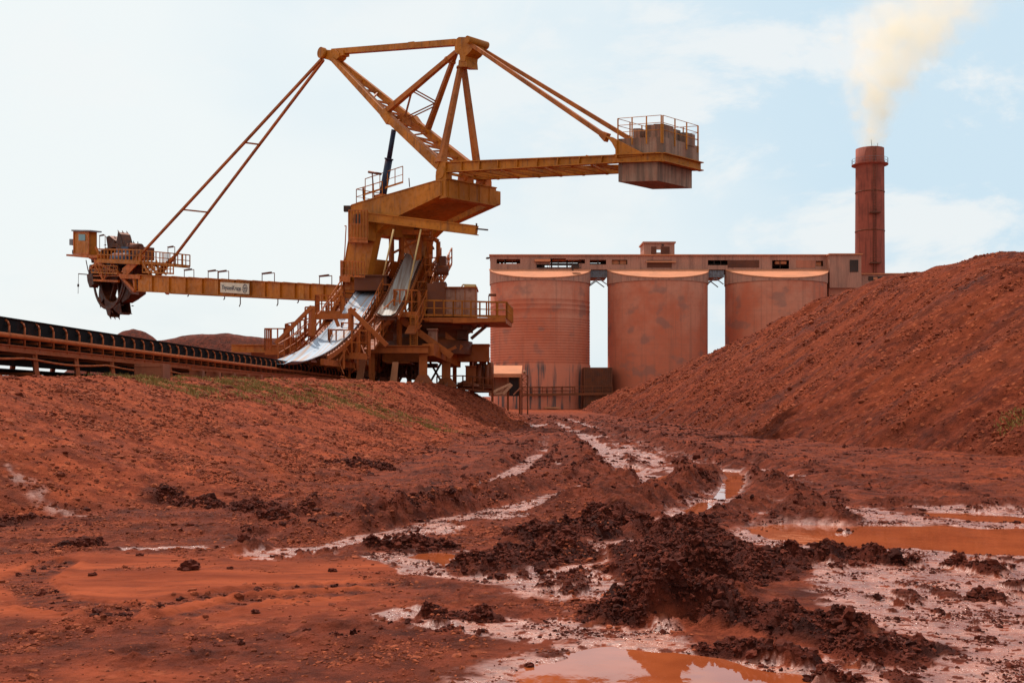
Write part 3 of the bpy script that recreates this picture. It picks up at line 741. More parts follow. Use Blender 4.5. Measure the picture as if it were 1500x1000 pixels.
# ------------------------------------------------------------------ silos, gallery, chimney
SY = 175.0
def ring_mesh(cx, cy, prof, n=96):
    """lathe: prof = [(r, z), ...]"""
    mb = MB(); vs = [(cx+r*math.cos(2*math.pi*i/n), cy+r*math.sin(2*math.pi*i/n), z) for r, z in prof for i in range(n)]
    mb.add(vs, [(k*n+i, k*n+(i+1)%n, (k+1)*n+(i+1)%n, (k+1)*n+i) for k in range(len(prof)-1) for i in range(n)], True); return mb
def zof(py, Y): return EYE+(HZ-py)*Y/F
def silo(pxc, label, ribbed, rpx=73.5):
    cx = (pxc-750)/F*SY; Rr = 7.95; g = 'three joined storage silos'
    t = thing('silo', label, 'silo', (cx, SY, 0), g)
    zs = zof(410, SY-Rr); prof = [(Rr, -1)]
    if ribbed:
        prof += [(Rr+.10, 6.9), (Rr, 7.0)]
        z = 7.2
        while z < zof(462, SY-Rr): prof += [(Rr, z), (Rr+.035, z+.05), (Rr+.035, z+.11), (Rr, z+.16)]; z += .42
        for py in (452, 445, 438): z = zof(py, SY-Rr); prof += [(Rr, z), (Rr+.035, z+.05), (Rr+.035, z+.12), (Rr, z+.2)]
    else:
        prof += [(Rr, z) for z in (4, 8, 12, 16)]
    prof += [(Rr, zs+.3)]; ring_mesh(cx, SY, prof).build('silo_wall', M['silo_ribbed' if ribbed else 'silo'], t)
    # crown ring cut by the sloping dusted roof
    n = 96; mb = MB(); lo = []; hi = []; zr = zof(394, SY); zf = zof(406.5, SY-Rr)
    for i in range(n):
        th = 2*math.pi*i/n; x = math.cos(th); y = math.sin(th); k = max(0, -y)
        lo.append((cx+(Rr+.12)*x, SY+(Rr+.12)*y, zs)); hi.append((cx+(Rr+.12)*x, SY+(Rr+.12)*y, zr+(zf-zr)*k))
    mb.add(lo+hi, [(i,(i+1)%n,n+(i+1)%n,n+i) for i in range(n)], True); mb.build('crown_ring', M['silocap'], t)
    mb = MB(); c = [(cx, SY, zr-.02)]; rim = [(cx+(Rr+.2)*math.cos(a_), SY+(Rr+.2)*math.sin(a_), zr+(zf-zr)*max(0, -math.sin(a_))+.03) for a_ in [2*math.pi*i/n for i in range(n)]]
    fl = [(cx-Rr, SY, zr+.03), (cx+Rr, SY, zr+.03)]
    fr = rim[n//2:n]+[rim[0]]; mb.add(fr, [tuple(range(len(fr)))]); br = rim[0:n//2+1]; mb.add(br, [tuple(range(len(br)))])
    fr2 = [(x, y, z-.14) for x, y, z in fr]; m_ = len(fr)
    mb.add(fr+fr2, [(i, i+1, m_+i+1, m_+i) for i in range(m_-1)])
    mb.build('roof', M['roofdust'], t)
    return t, cx
s1, x1 = silo(791, 'left silo with horizontal ribs and dark stains running down its foot', True)
s2, x2 = silo(963, 'middle silo, smooth wall with grey patches, below the rooftop box house', False)
s3, x3 = silo(1136, 'right silo, its lower half hidden behind the big stockpile', False)
mb = MB()
mb.box((x1-Rr_ if False else x1+.5, SY-8.35, .1), (x1+2.8, SY-7.9, .35)); mb.box((x1+.7, SY-8.2, -.3), (x1+.9, SY-8.0, .1)); mb.box((x1+2.4, SY-8.2, -.3), (x1+2.6, SY-8.0, .1))
mb.build('door_canopy', M['roofdust'], s1)
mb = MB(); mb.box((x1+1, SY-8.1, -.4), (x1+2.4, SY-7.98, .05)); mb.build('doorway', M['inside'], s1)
mb = MB(); mb.rail([(x1+5.6*math.sin(a_)*1.45, SY-8.15*math.cos(a_)+.0, zof(578, SY)) for a_ in [-.5, -.2, .1, .4, .7]], 1.2, 2.4, .035, True, False); mb.build('handrail', M['rust'], s1)
# gallery along the silo tops: wall made of panels round real openings
GYF = SY-.6; GYB = SY+6.5
gal = thing('conveyor_gallery', 'long red clad gallery running across the tops of the three silos', 'gallery', ((985-750)/F*SY, SY, 0))
def gx_(px): return (px-750)/F*GYF
def gz_(py): return zof(py, GYF)
opens = [(727.5,762,379.5,386),(786,805,387,392.5),(806,829,378.5,391.5),(829,848,380.5,391.5),(848,857,380,386),(864,888,380.5,387.5),(896,919,380.5,387.5),(1037,1066,381,388.5),(1131,1156,381,394),(1195,1206,382,390)]
def wall_open(mb, x0, x1_, y0, y1, ops, Y, th):
    xs = sorted({x0, x1_, *[o[0] for o in ops], *[o[1] for o in ops]})
    for a, b in zip(xs, xs[1:]):
        o = [(p[2], p[3]) for p in ops if p[0] <= a and p[1] >= b]; ys = y0
        for (u, v) in sorted(o): mb.box(((a-750)/F*GYF, Y, gz_(u)), ((b-750)/F*GYF, Y+th, gz_(ys))); ys = v
        mb.box(((a-750)/F*GYF, Y, gz_(y1)), ((b-750)/F*GYF, Y+th, gz_(ys)))
mb = MB(); wall_open(mb, 718, 1212, 374.5, 395, opens, GYF, .15); mb.box((gx_(718), GYF+.15, gz_(395)), (gx_(718)+.15, GYB, gz_(374.5)))
mb.build('front_wall', M['clad'], gal)
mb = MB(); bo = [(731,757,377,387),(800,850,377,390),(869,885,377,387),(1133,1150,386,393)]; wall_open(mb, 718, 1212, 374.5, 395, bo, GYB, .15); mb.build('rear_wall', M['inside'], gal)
mb = MB(); mb.box((gx_(716.5), GYF-.3, gz_(374.5)), (gx_(1258), GYB+.4, gz_(372.8))); mb.build('roof', M['roofdust'], gal)
mb = MB(); mb.box((gx_(718)+.2, GYF+.2, gz_(395)), (gx_(1212), GYB-.1, gz_(394))); mb.build('floor', M['rust'], gal)
mb = MB()   # frames and kit seen inside the openings
for a, b, c, d in opens:
    n_ = max(1, int((b-a)/9))
    for i in range(1, n_): x = a+(b-a)*i/n_; mb.box((gx_(x)-.05, GYF+.3, gz_(d)), (gx_(x)+.05, GYF+.4, gz_(c)))
mb.beam((gx_(786), GYF+2, gz_(385)), (gx_(1206), GYF+2, gz_(386)), .3, .35); mb.box((gx_(733), GYF+2.5, gz_(385)), (gx_(737), GYF+3, gz_(380)))
for px in range(740, 1200, 23): mb.beam((gx_(px), GYF+3, gz_(394)), (gx_(px), GYF+3, gz_(376)), .18)
mb.build('inner_frame', M['dark'], gal)
for px0, px1, a_, b_ in ((896,918,381,386.5),(1196,1204,383,389),(1137,1153,382,386)):
    mb = MB(); mb.box((gx_(px0), GYF+.5, gz_(b_)), (gx_(px1), GYF+1.4, gz_(a_))); mb.build('belt_drive', M['roofdust'], gal)
mb = MB(); mb.box((gx_(783), GYF-.5, gz_(383.5)), (gx_(806), GYF-.02, gz_(380))); mb.prism([(gx_(946), GYF-.02, gz_(382)), (gx_(990), GYF-.02, gz_(382)), (gx_(990), GYF-.5, gz_(384)), (gx_(946), GYF-.5, gz_(384))], (0,0,-.1)); mb.build('canopy', M['roofdust'], gal)
mb = MB(); mb.rail([(gx_(786), GYF-.3, gz_(393)), (gx_(851), GYF-.3, gz_(393))], .9, 2, .03); mb.build('handrail', M['dark'], gal)
mb = MB(); mb.box((gx_(713), GYF+.1, gz_(378)), (gx_(718), GYF+.5, gz_(376.5))); mb.tube((gx_(714), GYF+.3, gz_(379)), (gx_(714), GYF+.3, gz_(377)), .25); mb.build('lamp', M['dark'], gal)
mb = MB(); mb.box((gx_(835), SY-5, zof(392.5, SY-5)), (gx_(846), SY-3.4, zof(388.5, SY-5))); mb.box((gx_(836), SY-4.9, zof(396,SY-5)), (gx_(838), SY-4.5, zof(392.5,SY-5))); mb.build('roof_vent', M['dark'], gal)
# rooftop box house
hh = MB(); wall_open(hh, 944.5, 989.5, 355, 374.5, [(963,969,364.5,368.5)], GYF+1, .15)
hh.box((gx_(944.5), GYF+1.15, gz_(374)), (gx_(944.5)+.15, GYB-1, gz_(355))); hh.box((gx_(989.5)-.15, GYF+1.15, gz_(374)), (gx_(989.5), GYB-1, gz_(355)))
ho = hh.build('box_house', M['clad'], gal)
hh = MB(); hh.box((gx_(942.5), GYF+.7, gz_(355)), (gx_(991), GYB-.8, gz_(352.8))); hh.build('roof', M['clad'], ho)
hh = MB(); hh.box((gx_(955), GYF+.95, gz_(371)), (gx_(962.5), GYF+.99, gz_(360))); hh.build('louvre', M['rust'], ho); hh = MB(); hh.box((gx_(969.5), GYF+.95, gz_(371)), (gx_(982), GYF+.99, gz_(360))); hh.build('louvre', M['rust'], ho); hh = MB(); hh.box((gx_(970.5), GYF+.8, gz_(359)), (gx_(973.5), GYF+.94, gz_(356.8)))
hh.build('vent', M['dark'], ho)
for a, b in ((948, 984), (1066, 1112), (1166, 1194)):
    mb = MB(); mb.box((gx_(a), GYF-.05, gz_(392)), (gx_(b), GYF-.004, gz_(381))); mb.build('cladding_patch', M['cladred'] if a > 1100 else M['rust'], gal)
# link bridges between silos
for a, b in ((864.5, 889), (1037, 1060.5)):
    mb = MB(); n_ = 6
    mb.box((gx_(a), GYF+.3, gz_(406)), (gx_(b), GYF+5.5, gz_(396)))
    o = mb.build('link_bridge', M['grey'], gal); mb = MB()
    for i in range(n_+1): x = gx_(a)+(gx_(b)-gx_(a))*i/n_; mb.box((x-.05, GYF+.18, gz_(406)), (x+.05, GYF+.29, gz_(396)))
    m_ = (a+b)/2
    for q in (GYF+.4, GYF+5): mb.beam((gx_(m_), q, gz_(407)), (gx_(a), q, gz_(416)), .14); mb.beam((gx_(m_), q, gz_(407)), (gx_(b), q, gz_(416)), .14); mb.build('brace', M['grey'], o); mb = MB()
# right end box and low gallery
eb = thing('transfer_house', 'tall clad box at the right end of the gallery with one dark vent', 'building', (gx_(1234), GYF, 0))
mb = MB(); mb.box((gx_(1211), GYF-1.6, gz_(423)), (gx_(1257), GYB+.2, gz_(375.2))); mb.build('wall', M['clad'], eb)
mb = MB(); mb.box((gx_(1209.5), GYF-1.9, gz_(375.2)), (gx_(1258.5), GYB+.5, gz_(373.4))); mb.build('roof', M['roofdust'], eb)
mb = MB(); mb.box((gx_(1240), GYF-1.66, gz_(400)), (gx_(1252.5), GYF-1.58, gz_(382.5))); mb.build('vent', M['dark'], eb)
mb = MB(); mb.box((gx_(1211), GYF-1.2, -1), (gx_(1275), GYB, gz_(423.05))); mb.build('base_wall', M['cladred'], eb)
mb = MB(); mb.box((gx_(1212), GYF-1.26, gz_(442)), (gx_(1228), GYF-1.18, gz_(434))); mb.build('window', M['dark'], eb)
lg = thing('low_gallery', 'low clad gallery going right behind the stockpile beside the chimney', 'gallery', (gx_(1310), GYF+2, 0))
mb = MB(); mb.box((gx_(1257.2), GYF+1, gz_(418)), (gx_(1385), GYF+6, gz_(401))); mb.build('wall', M['clad'], lg)
mb = MB(); mb.box((gx_(1257.2), GYF+.7, gz_(401)), (gx_(1387), GYF+6.3, gz_(399.3))); mb.build('roof', M['roofdust'], lg)
mb = MB(); mb.box((gx_(1275), GYF+.9, gz_(410)), (gx_(1302), GYF+.98, gz_(404))); mb.build('opening', M['dark'], lg)
mb = MB(); mb.box((gx_(1282), GYF+.84, gz_(409)), (gx_(1288), GYF+.89, gz_(405))); mb.build('belt_drive', M['roofdust'], lg)
# chimney
CY = 192.0; ccx = (1274.2-750)/F*CY
ch = thing('chimney', 'tall round red chimney with a ring platform near its smoking top', 'chimney', (ccx, CY, 0))
zt = zof(218.5, CY); prof = [(2.62,0),(2.52,zof(398,CY))]
prof += [(2.42, zof(245, CY)), (2.40, zt), (2.1, zt), (2.1, zt-3)]
ring_mesh(ccx, CY, prof, 64).build('shaft', M['chimney'], ch)
for py in (340, 283):
    z = zof(py, CY); r = 2.44+(py-218)/180*.08; ring_mesh(ccx, CY, [(r, z), (r+.05, z+.02), (r+.05, z+.16), (r, z+.18)], 64).build('band', M['rust'], ch)
zp = zof(242.5, CY); o = ring_mesh(ccx, CY, [(2.3, zp-.25), (3.1, zp), (3.1, zp+.12), (2.3, zp+.12)], 48).build('ring_platform', M['chimney'], ch)
mb = MB(); n_ = 20; pts = [(ccx+3.05*math.cos(2*math.pi*i/n_), CY+3.05*math.sin(2*math.pi*i/n_), zp+.12) for i in range(n_+1)]
mb.rail(pts, .95, 1.4, .018, True, False); mb.build('handrail', M['grey'], o)
for py in (316, 389):
    z = zof(py, CY); mb = MB(); mb.box((ccx-.95, CY-3.15, z), (ccx+.95, CY-2.35, z+.12)); mb.rail([(ccx-.95, CY-3.1, z+.1), (ccx+.95, CY-3.1, z+.1)], .9, 1, .02); mb.build('landing', M['rust'], ch)
mb = MB()
for s_ in (-.25, .25): mb.tube((ccx+s_, CY-2.62, 18), (ccx+s_, CY-2.52, zt), .05, 4)
z = 18
while z < zt: mb.beam((ccx-.25, CY-2.6, z), (ccx+.25, CY-2.6, z), .05); z += .5
mb.build('ladder', M['rust'], ch)
mb = MB(); mb.tube((ccx-.3, CY-2, zt-.1), (ccx-.45, CY-2, zt+1.2), .04, 5); mb.build('lightning_rod', M['dark'], ch); mb = MB(); mb.tube((ccx+.7, CY-2, zt-.1), (ccx+.7, CY-2, zt+.6), .04, 5); mb.build('lightning_rod', M['dark'], ch)
# annexe between silos 1 and 2
an = thing('annexe', 'dark ribbed steel annexe wedged between left and middle silo', 'building', ((876-750)/F*168, 170, 0))
xa, xb = (855-750)/F*168, (897-750)/F*168
mb = MB(); mb.box((xa, 168, -1), (xb, 176, zof(538, 168)))
for i in range(16): x = xa+(xb-xa)*(i+.5)/16; mb.box((x-.07, 167.9, 0), (x+.07, 167.99, zof(538.6,168)))
mb.build('wall', M['dark'], an)
mb = MB(); mb.rail([((765-750)/F*166.5, 166.5, zof(578,166)), (xb, 167.5, zof(576,166))], 1.15, 1.6, .035); mb.beam(((765-750)/F*166.5, 166.5, zof(579,166)), (xb, 167.5, zof(577,166)), .2)
mb.build('handrail', M['rust'], an)
# shelter with the orange roof at the road end
Y = 118; sh = thing('shelter', 'open shelter with sloping orange roof at the foot of the left silo', 'shelter', ((742-750)/F*Y, Y, 0))
def sx(px): return (px-750)/F*Y
def sz(py): return EYE+(HZ-py)*Y/F
mb = MB(); mb.prism([(sx(764), Y, sz(547)), (sx(765.5), Y+3, sz(534)), (sx(765.5), Y+3, sz(534)-.12), (sx(764), Y, sz(547)-.4)], (sx(700)-sx(764), 0, 0)); mb.build('roof', M['roofdust'], sh)
for px in (721, 744, 761.5):
    mb = MB(); mb.box((sx(px)-.1, Y+.1, 0), (sx(px)+.1, Y+.3, sz(548))); mb.box((sx(px)-.1, Y+2.6, 0), (sx(px)+.1, Y+2.8, sz(538))); mb.build('post', M['rust'], sh)
mb = MB(); mb.box((sx(746), Y+1.2, sz(580)), (sx(763), Y+2.4, sz(549))); mb.build('interior_shade', M['inside'], sh)  # near-black box paints the shade under the shelter roof
mb = MB(); mb.box((sx(715), Y+2.9, sz(580)), (sx(746), Y+3.0, sz(548))); mb.build('rear_wall', M['palew'], sh)
mb = MB(); mb.beam((sx(722), Y-.4, sz(574)), (sx(748), Y-.4, sz(562)), 1.6, .25); mb.beam((sx(724), Y-1.25, sz(577)), (sx(741), Y-1.25, sz(575)), .1); mb.beam((sx(737), Y-1.25, sz(577)), (sx(750), Y-1.25, sz(563)), .15, .3)
for i in range(3): a = sx(724+8*i); mb.beam((a, Y-1.25, sz(577)), (a+.5, Y-1.25, sz(570-3*i)), .05)
mb.build('chute', M['palew'], sh)
mb = MB(); mb.beam((sx(752), Y-.6, sz(578)), (sx(762), Y-.6, sz(568)), .8, .15); mb.build('ramp', M['sheet'], sh)
lt = thing('lattice_mast', 'thin steel lattice mast standing right of the orange roofed shelter', 'mast', (sx(768), Y, 0))
mb = MB(); xs_ = (sx(764.5), sx(773)); 
for x in xs_:
    for y_ in (Y, Y+.7): mb.beam((x, y_, 0), (x, y_, sz(549)), .09)
for i in range(5):
    z0, z1 = sz(582-6.5*i), sz(582-6.5*(i+1)); mb.beam((xs_[i%2], Y, z0), (xs_[1-i%2], Y, z1), .06); mb.beam((xs_[0], Y, z1), (xs_[1], Y, z1), .06)
mb.build('lattice', M['dark'], lt)
mb = MB(); mb.tube((sx(766), Y-.1, sz(545)), (sx(770), Y-.1, sz(545)), .2); mb.build('floodlight', M['palew'], lt)
# ------------------------------------------------------------------ smoke
def smoke():
    z0 = zt+.1; H = 38.0; n = 24; k = 28; mb = MB()
    def cen(h): return (ccx+.2-.9*(h/6)*math.exp(-h/9)+.036*h**1.75*1.05, CY+.05*h)
    def rad(h): return 2.6+.27*h+.006*h*h
    for i in range(k+1):
        h = H*i/k; c = cen(h); r = rad(h)*1.55
        mb.v += [(c[0]+r*math.cos(2*math.pi*j/n), c[1]+r*math.sin(2*math.pi*j/n), z0+h) for j in range(n)]
    mb.f = [(i*n+j, i*n+(j+1)%n, (i+1)*n+(j+1)%n, (i+1)*n+j) for i in range(k) for j in range(n)]+[tuple(range(n)), tuple(k*n+j for j in range(n))]; mb.sm = [True]*len(mb.f)
    m = bpy.data.materials.new('chimney_smoke'); m.use_nodes = True; nt = m.node_tree; t = NT(nt); nt.nodes.remove(nt.nodes['Principled BSDF'])
    g = t.n('ShaderNodeNewGeometry').outputs['Position']; s = t.n('ShaderNodeSeparateXYZ'); nt.links.new(g, s.inputs[0])
    h = t.m('MAXIMUM', t.m('SUBTRACT', s.outputs[2], z0), .01)
    # same centre line and radius as the hull
    cx = t.m('ADD', ccx+.2, t.m('ADD', t.m('MULTIPLY', t.m('MULTIPLY', h, -.15), t.m('EXPONENT', t.m('DIVIDE', h, -9))), t.m('MULTIPLY', t.m('POWER', h, 1.75), .0378)))
    cy = t.m('ADD', CY, t.m('MULTIPLY', h, .05)); rr = t.m('ADD', 2.6, t.m('ADD', t.m('MULTIPLY', h, .27), t.m('MULTIPLY', t.m('MULTIPLY', h, h), .006)))
    dx = t.m('SUBTRACT', s.outputs[0], cx); dy = t.m('SUBTRACT', s.outputs[1], cy)
    q = t.m('DIVIDE', t.m('SQRT', t.m('ADD', t.m('MULTIPLY', dx, dx), t.m('MULTIPLY', dy, dy))), rr)
    nz = t.noise(g, .30, 5, .58, .6); nz2 = t.noise(g, .11, 3, .5)
    e = t.m('SUBTRACT', t.m('ADD', 1.0, t.m('MULTIPLY', t.m('SUBTRACT', nz, .5), 2.6)), q)
    body = t.rng(e, -.1, 1.1)
    vis = t.m('MULTIPLY', t.rng(h, 0, 4.0, 1.3, 1.0), t.rng(h, 36, 10, .0, 1.0))
    d = t.m('MULTIPLY', t.m('MULTIPLY', body, vis), t.rng(nz2, .3, .65, .25, 1.1))
    v = t.n('ShaderNodeVolumePrincipled'); v.inputs['Color'].default_value = (.86,.66,.47,1); v.inputs['Absorption Color'].default_value = (.75,.6,.35,1)
    t.put(v.inputs['Density'], t.m('MULTIPLY', d, .36)); v.inputs['Anisotropy'].default_value = .45
    t.put(v.inputs['Emission Strength'], 0.0)
    nt.links.new(v.outputs[0], nt.nodes['Material Output'].inputs['Volume'])
    o = mb.build('smoke', m); tag(o, 'pale yellowish smoke plume drifting right from the chimney top', 'smoke')
smoke()
# ------------------------------------------------------------------ yard conveyor
def cx_(Y, s=0): return convx(Y)+s
def cz(Y): return 4.12-.0105*(Y-30.3)      # top of the carrying idlers
Y0, Y1 = 21.0, 92.0; YL = 58.0             # YL: the belt lifts off towards the machine
yc = thing('yard_conveyor', 'long black belt conveyor running from the left edge to under the reclaimer', 'conveyor', (cx_(50,-.9), 50, cz(50)-1.5))
W_ = .95  # half width
def trough(mb, Ys, path=None, w=W_, thick=.03, z_=0):
    rows = []
    for Y in Ys:
        c = (cx_(Y, -W_), Y, cz(Y)+z_) if path is None else path(Y)
        pr = [(-w, .02), (-w*.45, -.34), (w*.45, -.34), (w, .02)]
        rows.append([(c[0]+a, c[1], c[2]+b) for a, b in pr]+[(c[0]+a, c[1], c[2]+b-thick) for a, b in reversed(pr)])
    n = 8; b0 = len(mb.v)
    for r in rows: mb.v += r
    for i in range(len(rows)-1):
        for j in range(n): mb.f.append((b0+i*n+j, b0+i*n+(j+1)%n, b0+(i+1)*n+(j+1)%n, b0+(i+1)*n+j)); mb.sm.append(False)
mb = MB(); trough(mb, np.arange(Y0, YL+.1, 1.0), z_=.07); mb.build('carrying_belt', M['rubber'], yc)
mb = MB(); mb.beam((cx_(Y0,-W_), Y0, cz(Y0)-1.35), (cx_(Y1,-W_), Y1, cz(Y1)-1.35), 1.5, .03); mb.build('return_belt', M['rubber'], yc)
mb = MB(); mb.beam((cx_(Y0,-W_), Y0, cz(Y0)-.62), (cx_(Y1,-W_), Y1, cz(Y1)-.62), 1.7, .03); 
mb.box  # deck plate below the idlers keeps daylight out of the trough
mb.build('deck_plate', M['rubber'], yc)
mb = MB(); mb.beam((cx_(Y0,-.06), Y0, cz(Y0)-.21), (cx_(Y1,-.06), Y1, cz(Y1)-.21), .03, .60); mb.build('skirt_board', M['rubber'], yc)
mb = MB(); mb.beam((cx_(Y0,-.5), Y0, cz(Y0)-1.08), (cx_(Y1,-.5), Y1, cz(Y1)-1.08), .04, .30); mb.build('return_belt_guard', M['rubber'], yc)
mb = MB()
for s_ in (.06, -2*W_-.06):
    pm_ = MB(); pm_.tube((cx_(Y0,s_*1.4), Y0, cz(Y0)-.42), (cx_(Y1,s_*1.4), Y1, cz(Y1)-.42), .075, 8); pm_.build('guard_pipe', M['pipe'], yc)
    mb.ibeam((cx_(Y0,s_), Y0, cz(Y0)-.78), (cx_(Y1,s_), Y1, cz(Y1)-.78), .12, .20, .03)
mb.build('stringer', M['convo'], yc)
d_id = .85; Y = 22.05; k_ = 0; idl_me = None; rol_me = None
while Y < 82:
    c = (cx_(Y,-W_), Y, cz(Y))
    fr = bpy.data.objects
    if idl_me is None:
        mb = MB()
        for s_ in (-1, 1):    # bent hook bracket either side
            pts = [(c[0]+s_*(W_+.06), Y, c[2]-.78), (c[0]+s_*(W_+.06), Y, c[2]-.14), (c[0]+s_*(W_+.02), Y, c[2]-.03), (c[0]+s_*(W_-.10), Y, c[2]+.05), (c[0]+s_*(W_-.26), Y, c[2]+.04)]
            mb.path(pts, .032, 6)
            mb.path([(c[0]+s_*(W_-.02), Y+.12, c[2]-.75), (c[0]+s_*(W_-.02), Y+.12, c[2]-.3)], .025, 5)
        mb.beam((c[0]-W_, Y, c[2]-.55), (c[0]+W_, Y, c[2]-.55), .08, .08)
        o = mb.build('idler_frame', M['convo'], yc); o.location = Vector(c)-world_of(yc)
        # recentre mesh on the idler
        dv_ = world_of(yc)-Vector(c); o.data.transform(Matrix.Translation(dv_)); idl_me = o.data
        mb = MB(); mb.tube((c[0]-.42, Y, c[2]-.44), (c[0]+.42, Y, c[2]-.44), .075, 8)
        for s_ in (-1, 1): mb.tube((c[0]+s_*.46, Y, c[2]-.42), (c[0]+s_*(W_+.0), Y, c[2]-.08), .075, 8)
        r = mb.build('roller', M['rubber'], o); r.data.transform(Matrix.Translation(Vector((0,0,0)))); rol_me = r.data
    else:
        o = bpy.data.objects.new('idler_frame', idl_me); COL.objects.link(o); o.parent = yc; o.location = Vector(c)-world_of(yc)
        if Y < 60: r = bpy.data.objects.new('roller', rol_me); COL.objects.link(r); r.parent = o
    Y += d_id; k_ += 1
for Y in np.arange(24.2, 80, 2.6):
    mb = MB(); zc = cz(Y)-.86
    for s_ in (.02, -2*W_-.02):
        zg = 2.2; mb.beam((cx_(Y,s_+(.14 if s_ > 0 else -.14)), Y, zg), (cx_(Y,s_), Y, zc), .13, .13)
    mb.beam((cx_(Y,.1), Y, zc-.04), (cx_(Y,-2*W_-.1), Y, zc-.04), .12, .14)
    mb.beam((cx_(Y,.1), Y, cz(Y)-1.45), (cx_(Y,-2*W_-.1), Y, cz(Y)-1.45), .1, .08)
    mb.build('trestle', M['convo'], yc)
mb = MB()   # lower pipe, sagging between clips
pts = [(cx_(Y,.14), Y, cz(Y)-1.02-.10*abs(math.sin(Y*.6))) for Y in np.arange(Y0, 46, .6)]; mb.path(pts, .035, 6); mb.build('cable_pipe', M['pipe'], yc)
# machine rail track beside the conveyor
tr = thing('rail_track', 'pair of low crane rails beside the conveyor on the embankment crest', 'rail track', (cx_(60, 1.6), 60, 2.6))
for s_ in (1.35,):
    mb = MB(); mb.ibeam((cx_(41,s_), 41, 3.05), (cx_(92,s_), 92, 2.86), .14, .16, .03); mb.build('rail', M['convo'], tr)
    for Y in np.arange(42, 92, 1.9): mb = MB(); mb.obox((cx_(Y, s_-.1), Y, 2.3), .5, .35, .67, 0); mb.build('sleeper_block', M['concp'], tr)
def block(px0, y0, px1, y1, Y, dep, label):
    a = at(px0, y1, Y); b = at(px1, y0, Y); mb = MB(); vs = []
    mb.box((a.x, Y, a.z-.5), (b.x, Y+dep, b.z)); mb.box((a.x+.03, Y-.03, b.z-.12), (b.x-.03, Y+.0, b.z-.03))
    o = mb.build('concrete_block', M['concp']); import bmesh
    bm = bmesh.new(); bm.from_mesh(o.data); bmesh.ops.bevel(bm, geom=[e for e in bm.edges], offset=.03, segments=2, affect='EDGES'); bm.to_mesh(o.data); bm.free()
    tag(o, label, 'concrete block', 'concrete blocks beside the conveyor')
block(196, 532, 238, 556, 37.5, .9, 'large red dusted concrete block under the conveyor on the left')
block(264, 546, 292, 560, 42.5, .7, 'smaller concrete block right of the large one below the conveyor')
block(296, 547, 302, 558, 46, .4, 'thin upright concrete stub right of the smaller block'); block(306, 548, 311, 559, 47, .4, 'second thin concrete stub, rightmost by the rail')
# ------------------------------------------------------------------ bucket wheel reclaimer
base = at(610, 575, 76)
RC = thing('bucket_wheel_reclaimer', 'towering ochre bucket wheel reclaimer with long boom, tie rods and counterweight', 'reclaimer', (MC.x, MC.y, 2.3))
def P(name, mb, m='ochre', par=None, label=None): return mb.build(name, M[m], par or RC, label)
HW = 1.65
def plate(mb, pl, s0, s1): return mb.mprism(pl, s0, s1)
# --- bucket boom: two plate girders, webs stiffened, joined by cross members
def girder(mb, top, bot, s, th, fl=.38):
    """top/bot: pixel pairs on the near plane at +HW; built at lateral s"""
    q = [mp(*top[0], HW), mp(*top[1], HW), mp(*bot[1], HW), mp(*bot[0], HW)]
    q = [shift(p, s-HW) for p in q]
    mb.prism([q[0], q[1], q[2], q[3]], (NX.x*th, NX.y*th, 0))
    for a, b in ((q[0], q[1]), (q[3], q[2])): mb.beam(shift(a, th/2), shift(b, th/2), fl, .06)
    return q
mb = MB(); top = [(203,402.5),(503,418.5)]; bot = [(203,426.5),(503,441)]
qn = girder(mb, top, bot, HW, .06); boom = P('bucket_boom', mb)
mb = MB(); qf = girder(mb, top, bot, -HW, .06); P('girder', mb, 'ochre', boom)
for i in range(14):
    px = 200+i*25.5*(1-i*.008); a = mp(px, 401+(px-176)*.0535, HW); b = mp(px, 426+(px-196)*.0489, HW)
    mb = MB(); mb.beam(shift(a, .13), shift(b, .13), .16, .05)
    mb.beam(shift(a, -.1), shift(a, -2*HW), .14, .12); P('stiffener', mb, 'ochre', boom)
mb = MB()
for i in range(14):
    a = qn[3].lerp(qn[2], (i+.6)/14); b = qf[3].lerp(qf[2], (i+1.6)/14 if i < 13 else 1); mb.beam(along(a, 0, .15), along(b, 0, .15), .1)
P('cross_brace', mb, 'ochre_low', boom)
mb = MB(); mb.beam(shift(qn[0].lerp(qn[1], .03), -HW)+Vector((0,0,-.5)), shift(qn[1], -HW)+Vector((0,0,-.5)), 1.3, .05); P('boom_belt', mb, 'rubber', boom)
a = mp(322.8, 413.2, HW+.3); b = mp(364.5, 415.5, HW+.3); c = mp(364.5, 430.8, HW+.3); d = mp(322.8, 428.3, HW+.3)
mb = MB(); mb.prism([a, b, c, d], (-NX.x*.05, -NX.y*.05, 0)); sg = P('sign_board', mb, 'signw', boom, 'cream sign board with dark lettering and ring emblem')
